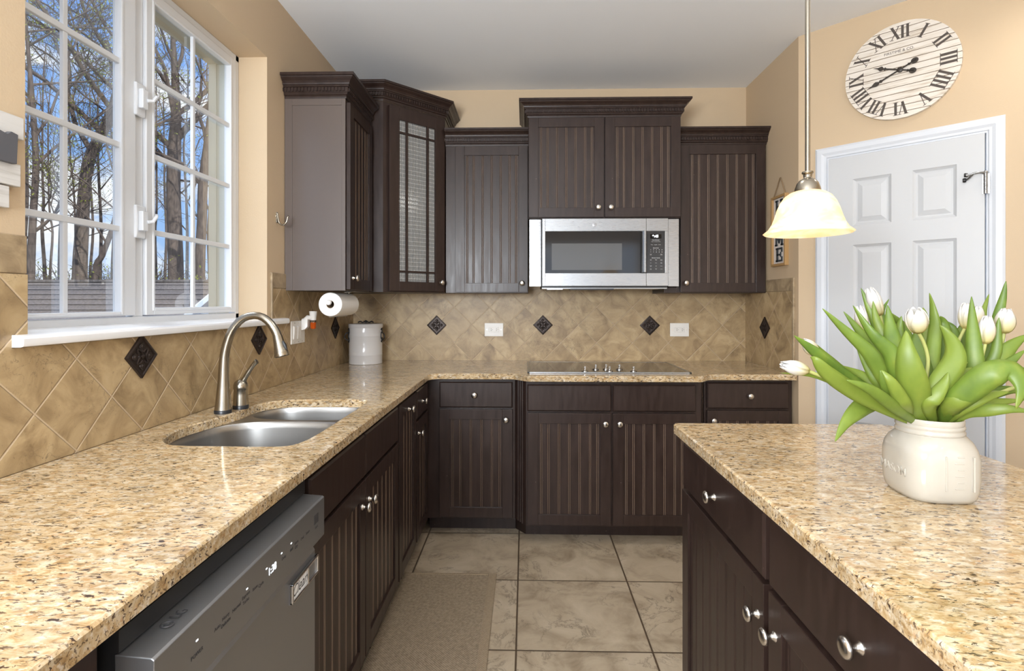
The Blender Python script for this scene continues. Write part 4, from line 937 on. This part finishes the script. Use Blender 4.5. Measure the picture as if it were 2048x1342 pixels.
# depth of the bunch around 1.15 m; width in metres (one photo pixel here is about a millimetre)
tulip('white tulip lying furthest left, level with the counter', (1815, 838, -.01), [(1745, 800, 1.10), (1665, 762, 1.07), (1614, 741, 1.06)], (1563, 729, 1.05), None, .0145,
      [(.030, [(1741, 803, 1.08), (1690, 772, 1.06), (1653, 745, 1.05), (1632, 722, 1.05), (1621, 714, 1.06)], .5, .8), (.012, [(1720, 792, 1.11), (1665, 764, 1.10), (1620, 750, 1.09), (1561, 746, 1.08)]), (.022, [(1790, 815, 1.05), (1740, 778, 1.03), (1693, 760, 1.03)], .4)], 0, 1)
tulip('white tulip half hidden by its leaf, second from the left', (1812, 836, .02), [(1750, 790, 1.16), (1680, 745, 1.16), (1632, 707, 1.16)], (1606, 680, 1.16), None, .0145,
      [(.026, [(1741, 785, 1.14), (1680, 745, 1.13), (1640, 712, 1.12), (1612, 690, 1.12), (1588, 671, 1.12)], .5, .6), (.026, [(1745, 770, 1.18), (1690, 748, 1.19), (1655, 716, 1.19), (1622, 681, 1.19)], .5)], 0, 2)
tulip('white tulip with a yellow base among the left leaves', (1822, 836, .03), [(1785, 770, 1.22), (1748, 700, 1.24), (1728, 662, 1.25)], (1718, 612, 1.25), None, .0135,
      [(.030, [(1790, 790, 1.10), (1755, 730, 1.09), (1734, 701, 1.09), (1687, 658, 1.10), (1645, 617, 1.11)], .45, .5), (.026, [(1790, 770, 1.14), (1755, 712, 1.16), (1721, 665, 1.17), (1687, 623, 1.18)], .4)], .12, 3)
tulip('tallest white tulip, open petals, left of centre', (1830, 836, .04), [(1805, 770, 1.24), (1775, 690, 1.27), (1760, 628, 1.28)], (1738, 577, 1.28), None, .015,
      [(.034, [(1810, 800, 1.09), (1795, 735, 1.07), (1781, 705, 1.07), (1743, 667, 1.08), (1706, 611, 1.10)], .45, .7), (.024, [(1800, 780, 1.2), (1772, 700, 1.25), (1740, 620, 1.28), (1722, 576, 1.29)], .4), (.024, [(1805, 770, 1.16), (1775, 690, 1.2), (1753, 640, 1.22), (1746, 602, 1.23)], .4), (.016, [(1800, 760, 1.22), (1770, 660, 1.27), (1764, 626, 1.29), (1778, 598, 1.30)], .4)], .2, 4)
tulip('white tulip with a green striped petal at the centre front', (1855, 838, -.02), [(1853, 780, 1.10), (1856, 720, 1.09), (1847, 685, 1.085), (1835, 663, 1.08)], (1830, 617, 1.07), None, .0185,
      [(.050, [(1840, 815, 1.07), (1824, 760, 1.05), (1813, 705, 1.05), (1812, 661, 1.06)], .4, .3), (.044, [(1848, 810, 1.12), (1842, 750, 1.14), (1835, 690, 1.16), (1838, 650, 1.17)], .4), (.026, [(1856, 800, 1.13), (1862, 730, 1.15), (1869, 660, 1.17), (1866, 622, 1.18), (1859, 586, 1.18)], .5, .9),
       (.034, [(1790, 760, 1.13), (1786, 690, 1.16), (1780, 650, 1.18), (1775, 610, 1.19)], .4), (.020, [(1830, 760, 1.2), (1822, 700, 1.23), (1809, 658, 1.24), (1790, 636, 1.24), (1773, 622, 1.24)], .4)], .25, 5)
tulip('white tulip behind the tall blade leaf, right of centre', (1868, 836, .04), [(1890, 770, 1.24), (1910, 700, 1.27), (1930, 655, 1.28)], (1932, 606, 1.28), None, .0145,
      [(.040, [(1862, 805, 1.07), (1880, 770, 1.06), (1905, 730, 1.06), (1908, 700, 1.07), (1895, 670, 1.09), (1879, 650, 1.10)], .4, .6), (.022, [(1895, 760, 1.28), (1910, 690, 1.32), (1905, 655, 1.34), (1880, 640, 1.35)], .4), (.030, [(1890, 760, 1.3), (1915, 690, 1.33), (1930, 650, 1.34), (1926, 636, 1.34)], .4)], .1, 6)
tulip('cream tulip bud directly behind the tall blade leaf', (1874, 836, .05), [(1905, 770, 1.26), (1935, 700, 1.30), (1950, 652, 1.31)], (1957, 612, 1.31), None, .015,
      [(.032, [(1905, 780, 1.16), (1945, 745, 1.13), (1948, 700, 1.13), (1945, 645, 1.14), (1943, 593, 1.15)], .35), (.018, [(1925, 740, 1.3), (1960, 660, 1.34), (1968, 620, 1.35), (1978, 588, 1.36)], .45)], 0, 7)
tulip('cream tulip bud standing in front on the right', (1878, 838, .0), [(1915, 790, 1.15), (1954, 745, 1.14), (1966, 705, 1.14), (1971, 685, 1.14)], (1975, 632, 1.14), None, .0155,
      [(.044, [(1900, 805, 1.17), (1925, 760, 1.19), (1945, 720, 1.20), (1957, 690, 1.2)], .4), (.032, [(1900, 815, 1.05), (1940, 782, 1.03), (1975, 765, 1.03), (1990, 752, 1.03)], .5, .6), (.030, [(1885, 812, 1.08), (1902, 770, 1.1), (1920, 730, 1.12), (1936, 725, 1.12)], .4)], 0, 8)
tulip('cream tulip bud highest at the far right', (1884, 838, .02), [(1930, 790, 1.18), (1985, 735, 1.18), (2003, 690, 1.18), (2008, 664, 1.18)], (2013, 617, 1.18), None, .0185,
      [(.024, [(1930, 790, 1.22), (1985, 700, 1.22), (1995, 640, 1.23), (2006, 595, 1.23), (2012, 562, 1.23)], .45), (.020, [(1940, 780, 1.16), (1988, 715, 1.15), (1995, 665, 1.15), (1998, 635, 1.15)], .45), (.040, [(1940, 790, 1.16), (1985, 735, 1.15), (2020, 694, 1.15), (2058, 668, 1.15)], .4), (.03, [(1940, 790, 1.12), (2000, 740, 1.11), (2050, 700, 1.11)], .4)], 0, 9)
tulip('tulip at the right edge, showing only curled leaves', (1880, 840, -.02), [(1930, 808, 1.10), (2000, 785, 1.09), (2070, 760, 1.08)], None, .04, .015,
      [(.045, [(1905, 815, 1.05), (1945, 775, 1.02), (1985, 745, 1.00), (2025, 742, .99), (2045, 775, .98), (2032, 818, .98)], .45, .9), (.024, [(1930, 826, 1.08), (1975, 820, 1.05), (2020, 818, 1.03), (2062, 824, 1.02)], .4), (.026, [(1925, 818, 1.12), (1975, 790, 1.12), (2020, 780, 1.12), (2056, 786, 1.12)], .4), (.020, [(1925, 822, 1.10), (1970, 808, 1.10), (2010, 803, 1.10), (2050, 800, 1.1)], .4)], 0, 10)
tulip('drooping tulip leaf hanging over the left of the vase', (1800, 836, .03), [(1780, 815, 1.15), (1760, 806, 1.14)], None, .04, .015,
      [(.034, [(1765, 803, 1.13), (1735, 808, 1.10), (1712, 824, 1.08), (1690, 848, 1.07), (1670, 883, 1.06)], .4, .5), (.022, [(1790, 800, 1.12), (1760, 770, 1.12), (1735, 735, 1.13), (1712, 690, 1.14)], .4), (.028, [(1800, 810, 1.08), (1775, 775, 1.06), (1760, 740, 1.06)], .4)], 0, 11)
rnd = random.Random(5)
tp_ = [o_ for o_ in COL.objects if o_.name.split('.')[0] == 'tulip']
EXTRA = [(0, .024, [(1775, 800, 1.14), (1735, 760, 1.16), (1700, 742, 1.17), (1672, 730, 1.17)]), (3, .026, [(1815, 790, 1.16), (1800, 720, 1.2), (1798, 660, 1.22), (1803, 632, 1.22)]), (3, .022, [(1822, 780, 1.2), (1815, 700, 1.25), (1800, 650, 1.27)]), (2, .024, [(1805, 800, 1.12), (1770, 760, 1.13), (1748, 725, 1.14), (1738, 690, 1.15)]),
         (4, .024, [(1850, 780, 1.17), (1852, 700, 1.2), (1850, 640, 1.22), (1846, 615, 1.22)]), (4, .026, [(1858, 815, 1.06), (1872, 790, 1.05), (1888, 765, 1.05), (1896, 745, 1.05)]), (5, .026, [(1880, 770, 1.18), (1893, 700, 1.2), (1890, 650, 1.22), (1880, 632, 1.22)]), (5, .022, [(1878, 790, 1.1), (1905, 760, 1.1), (1925, 745, 1.1), (1944, 735, 1.1)]),
         (7, .030, [(1900, 800, 1.18), (1940, 750, 1.22), (1972, 700, 1.24), (1985, 660, 1.25)]), (8, .026, [(1920, 812, 1.16), (1970, 780, 1.18), (2015, 750, 1.19), (2052, 735, 1.19)]), (9, .022, [(1915, 824, 1.06), (1955, 800, 1.04), (1990, 788, 1.04), (2018, 784, 1.04)]), (10, .026, [(1812, 818, 1.06), (1800, 795, 1.045), (1782, 762, 1.04), (1763, 740, 1.05)])]
for k, w_, lp in EXTRA:
    leaf(tp_[k], tp_[k].location, [tp_[k].location.copy()]+[at(*p) for p in lp], w_, .4, rnd.uniform(-.5, .7))
# ---------------------------------------------------------------- outdoors: shed, trees, thicket
GZ = -1.25
GR = mat('leaf litter ground', (.16, .12, .07), .95); nt, b = P(GR); setc(nt, b, ramp(nt, noise(nt, objco(nt), 3, 8), [(.3, (.07, .055, .03)), (.6, (.20, .16, .09)), (.8, (.13, .17, .05))]))
q = MB().box(-80, XL-.25, -20, 80, GZ-.1, GZ); struct(q.build('ground', GR))
sh = empty('garden_shed', (-11.5, 13.5, GZ), 0, 'grey shingled garden shed with pale siding seen through the window', 'shed')
SMx = Matrix.Translation((11.5, -13.5, -GZ))
rx, ry, rz_ = -8.05, 14.0, 1.87; ey_, ez_ = 11.2, .42
SH = mat('asphalt shingles', (.12, .11, .105), .9); nt, b = P(SH); s1 = nd(nt, 'ShaderNodeSeparateXYZ', {0: objco(nt)})
row = mth(nt, 'FRACT', mth(nt, 'MULTIPLY', s1.outputs[1], 4.0)); rw = ramp(nt, row, [(.0, .12), (.13, .15), (.2, 1), (1, .75)])
nn = ramp(nt, noise(nt, objco(nt, (4, 14, 1)), 5, 4), [(.3, (.09, .082, .08)), (.7, (.24, .22, .215))]); setc(nt, b, mixc(nt, 1.0, nn, rw, 'MULTIPLY'))
q = MB(SMx)
q.prism([(ey_-.1, ez_-.02), (ry, rz_), (2*ry-ey_, ez_), (2*ry-ey_, ez_-.1), (ry, rz_-.1), (ey_-.1, ez_-.12)], -18, rx+.12, axis='x'); q.box(-18, rx+.12, ry-.12, ry+.12, rz_-.03, rz_+.03)
q.build('roof', SH, sh)
SID = mat('pale blue grey siding', (.36, .40, .46), .7); nt, b = P(SID); s1 = nd(nt, 'ShaderNodeSeparateXYZ', {0: objco(nt)}); vv = ramp(nt, mth(nt, 'FRACT', mth(nt, 'MULTIPLY', s1.outputs[1], 3.3)), [(0, .55), (.05, .6), (.08, 1)]); setc(nt, b, mixc(nt, 1.0, (.36, .41, .48), vv, 'MULTIPLY'))
MB(SMx).prism([(ey_+.2, GZ), (2*ry-ey_-.2, GZ), (2*ry-ey_-.2, ez_-.05), (ry, rz_-.12), (ey_+.2, ez_-.05)], -17.7, rx-.05, axis='x').build('gable_wall', SID, sh)
q = MB(SMx)
for (ya, za, yb, zb) in ((ey_-.1, ez_-.14, ry, rz_-.12), (2*ry-ey_+.1, ez_-.14, ry, rz_-.12)): q.prism([(ya, za), (yb, zb), (yb, zb+.13), (ya, za+.13)], rx+.12, rx+.16, axis='x')
q.build('rake_trim', mat('pale blue trim', (.62, .70, .82), .6), sh)
BARK = mat('grey brown bark', (.12, .095, .08), .9); nt, b = P(BARK); setc(nt, b, ramp(nt, noise(nt, objco(nt, (3, 3, .7)), 5, 6), [(.3, (.055, .043, .038)), (.7, (.16, .125, .105))]))
TWIG = mat('bare twigs', (.085, .066, .055), .9)
BUD = mat('young spring leaves', (.30, .34, .06), .6); nt, b = P(BUD); lc = (.34, .38, .06, 1)
trn = nd(nt, 'ShaderNodeBsdfTranslucent', {0: lc}); mx = nd(nt, 'ShaderNodeMixShader', {0: .45, 1: b.outputs[0], 2: trn.outputs[0]}); nt.links.new(mx.outputs[0], nt.nodes['Material Output'].inputs[0])
def grow(q, tw, lv, rnd, p, d, L, r, lev, up=.12, leafy=0.0, kink=.35):
    n = 4 if lev > 1 else 3; pts = [p]; dd = d.normalized()
    for i in range(n):
        dd = (dd+Vector((rnd.gauss(0, kink*.5), rnd.gauss(0, kink*.5), rnd.gauss(0, kink*.4)+up*.4))).normalized(); pts.append(pts[-1]+dd*(L/n))
    rad = [r*(1-.5*i/n) for i in range(n+1)]
    (q if lev >= 2 else tw).tube(pts, rad, 6 if lev > 2 else (4 if lev > 1 else 3), cap=False)
    if lev == 0:
        if leafy and rnd.random() < leafy:
            for k in range(4):
                c = pts[rnd.randint(1, n)]+Vector((rnd.uniform(-.1, .1), rnd.uniform(-.1, .1), rnd.uniform(-.08, .08))); s_ = rnd.uniform(.022, .045)
                u_ = Vector((rnd.gauss(0, 1), rnd.gauss(0, 1), rnd.gauss(0, 1))).normalized(); v_ = u_.orthogonal().normalized()
                lv.poly([c-u_*s_, c+v_*s_*.55, c+u_*s_, c-v_*s_*.55+Vector((0, 0, s_*.2))])
        return
    for k in range({4: 6, 3: 5, 2: 5, 1: 4}[lev]):
        t = rnd.uniform(.25, 1.0); i = min(n-1, int(t*n)); f_ = t*n-i; bp = pts[i].lerp(pts[i+1], f_)
        ax = (pts[i+1]-pts[i]).normalized(); o_ = ax.orthogonal().normalized(); o_.rotate(Matrix.Rotation(rnd.uniform(0, 2*pi), 3, ax))
        nd_ = (ax*rnd.uniform(.5, 1.0)+o_*rnd.uniform(.5, 1.0)+Vector((0, 0, up))).normalized()
        grow(q, tw, lv, rnd, bp, nd_, L*rnd.uniform(.5, .78), max(.006, rad[i]*rnd.uniform(.38, .62)), lev-1, up, leafy, kink)
GTR = 'bare trees beyond the shed'
def tree(label, trunk, limbs, seed, leafy=0, lev=3, name='bare_tree'):
    """trunk: (px, py, depth, radius) up the stem; limbs: start index, direction, length, radius"""
    rnd = random.Random(seed); pts = [at(a, b_, c) for a, b_, c, r_ in trunk]; base = pts[0].copy(); base.z = GZ
    o = empty(name, base, 0, label, 'tree', GTR)
    T = Matrix.Translation(-base); q, tw, lv = MB(T), MB(T), MB(T)
    path = catmull([base]+pts, 4); rr_ = [trunk[0][3]*1.15]+[t[3] for t in trunk]; rads = []
    for i in range(len(rr_)-1): rads += [rr_[i]+(rr_[i+1]-rr_[i])*k/4 for k in range(4)]
    rads.append(rr_[-1]); q.tube(path, rads, 9, cap=True)
    for fr, d, L, r_ in limbs:
        k = min(len(path)-1, int(fr*(len(path)-1))); grow(q, tw, lv, rnd, path[k], Vector(d), L, r_, lev, .14, leafy)
    q.build('trunk', BARK, o, smooth=60); tw.build('twigs', TWIG, o)
    if lv.f: lv.build('spring_leaves', BUD, o)
    return o
RV = Vector((.83, .56, 0))   # roughly sideways as seen through the window
def sd(a, u_, dpt=0): return RV*a+Vector((0, 0, u_))+Vector((-.56, .83, 0))*dpt
tree('thick dark tree with heavy forks behind the right casement', [(352, 556, 21, .28), (350, 470, 21, .26), (347, 380, 21, .25), (349, 300, 21, .24), (352, 230, 21, .18), (350, 150, 21, .13), (345, 60, 21, .08), (340, -40, 21, .05)],
     [(.52, sd(-1, .9), 4.6, .13), (.55, sd(.9, .9), 4.6, .14), (.6, sd(-.6, 1.2), 4.2, .10), (.64, sd(.7, 1.1), 4.0, .10), (.7, sd(-.9, .8), 3.6, .08), (.75, sd(.5, 1.2, .4), 3.6, .08), (.8, sd(-.4, 1.2), 3.2, .06), (.86, sd(.8, .9), 3, .06), (.94, sd(-.2, 1.), 2.6, .05), (.42, sd(.9, .25, -.2), 3, .05)], 3, .0)
tree('forked tree whose limbs cross the top right panes', [(400, 540, 19, .17), (404, 440, 19, .16), (406, 370, 19, .16), (414, 300, 19, .14), (422, 230, 19, .12), (430, 160, 19, .10), (440, 60, 19, .06)],
     [(.45, sd(-.8, 1.), 3.6, .09), (.5, sd(.8, .7), 3., .08), (.6, sd(-.5, 1.2), 3.2, .08), (.7, sd(.6, .9), 3, .06), (.8, sd(-.6, 1.), 2.6, .05), (.9, sd(.3, 1), 2.4, .04)], 5, .0)
tree('leaning curved brown trunk behind the left casement', [(160, 556, 17, .21), (164, 470, 17, .19), (168, 400, 17, .17), (173, 345, 17, .165), (184, 305, 17, .16), (205, 265, 17, .15), (224, 220, 17, .13), (236, 170, 17, .11), (240, 90, 17, .08), (242, 0, 17, .06)],
     [(.5, sd(-.9, .8), 4.2, .08), (.56, sd(.8, .3), 3.2, .06), (.62, sd(-1, .9), 4.4, .09), (.7, sd(-.9, 1.), 4.2, .08), (.78, sd(-.8, 1.1), 4., .07), (.86, sd(-.8, 1.1), 3.6, .06), (.92, sd(-.5, 1), 3, .05)], 8, .5)
tree('budding tree at the far left panes', [(62, 556, 15, .10), (66, 440, 15, .09), (72, 330, 15, .08), (66, 220, 15, .07), (58, 120, 15, .05), (50, 20, 15, .03)],
     [(.3, sd(.8, .6), 2.4, .04), (.42, sd(-.7, .9), 2.4, .04), (.5, sd(.9, .7), 2.8, .045), (.6, sd(.8, .9), 2.8, .04), (.7, sd(-.5, .9), 2.4, .035), (.78, sd(1, .5), 2.8, .035), (.88, sd(.9, .7), 2.4, .03), (.95, sd(.9, .4), 2.4, .03)], 11, .85)
tree('slim tree sloping to the right behind the left casement', [(190, 556, 16, .09), (205, 510, 16, .08), (222, 465, 16, .07), (232, 420, 16, .05), (238, 360, 16, .04)],
     [(.5, sd(-.7, .9), 2.2, .035), (.7, sd(.5, .9), 2.2, .03), (.8, sd(-.8, .6), 2, .03), (.95, sd(-.3, 1), 2, .025)], 14, .4)
rnd = random.Random(77)
SPX = [(52, 22), (90, 24), (118, 22), (146, 26), (200, 24), (224, 27), (312, 24), (374, 25), (420, 27), (100, 32), (180, 32), (330, 32)]
where = ['far left pane', 'left grille bar', 'left pane centre', 'left of the curved trunk', 'right of the curved trunk', 'left casement right edge', 'right casement left edge', 'right of the heavy trunk', 'right jamb', 'far left thicket', 'far centre thicket', 'far right thicket']
for (px, dp), wh in zip(SPX, where):
    r_ = rnd.uniform(.05, .10); t = [(px, 556, dp, r_)]; x = px
    for k in range(1, 6): x += rnd.uniform(-7, 7); t.append((x, 556-k*rnd.uniform(70, 100), dp, r_*(1-.15*k)))
    lm = [(.35+.12*k, sd(rnd.uniform(-1, 1), rnd.uniform(.4, 1)), rnd.uniform(2.4, 3.6), r_*.45) for k in range(6)]
    tree('thin background tree near the '+wh+' of the window view', t, lm, int(px*7), rnd.choice((.3, .6, .9)), 2, 'background_tree')
q = MB(); lv = MB()
for k in range(1700):                    # undergrowth: nobody could count it
    dp = rnd.uniform(14.6, 27); px = rnd.uniform(20, 470); p = at(px, 560, dp); p.z = GZ+rnd.uniform(1.2, 2.8); h_ = rnd.uniform(.6, 1.9)*(1.1 if dp > 18 else .8)
    d = Vector((rnd.gauss(0, .6), rnd.gauss(0, .4), 1)).normalized(); e_ = Vector((rnd.gauss(0, .5), rnd.gauss(0, .4), -.2))
    q.tube([p, p+d*h_*.6, p+d*h_+e_*h_*.4], [.014, .010, .005], 3, cap=False)
    if rnd.random() < .5:
        for j in range(3):
            c = p+d*h_*rnd.uniform(.5, 1)+Vector((rnd.uniform(-.2, .2), rnd.uniform(-.2, .2), rnd.uniform(-.2, .2))); s_ = rnd.uniform(.025, .055); u_ = Vector((rnd.gauss(0, 1), rnd.gauss(0, 1), rnd.gauss(0, 1))).normalized(); v_ = u_.orthogonal().normalized()
            lv.poly([c-u_*s_, c+v_*s_*.55, c+u_*s_, c-v_*s_*.55])
o = q.build('undergrowth', TWIG); tag(o, 'tangle of bare brambles behind the shed roof', 'undergrowth', kind='stuff')
lv.build('bramble_leaves', BUD, o)['kind'] = 'stuff'
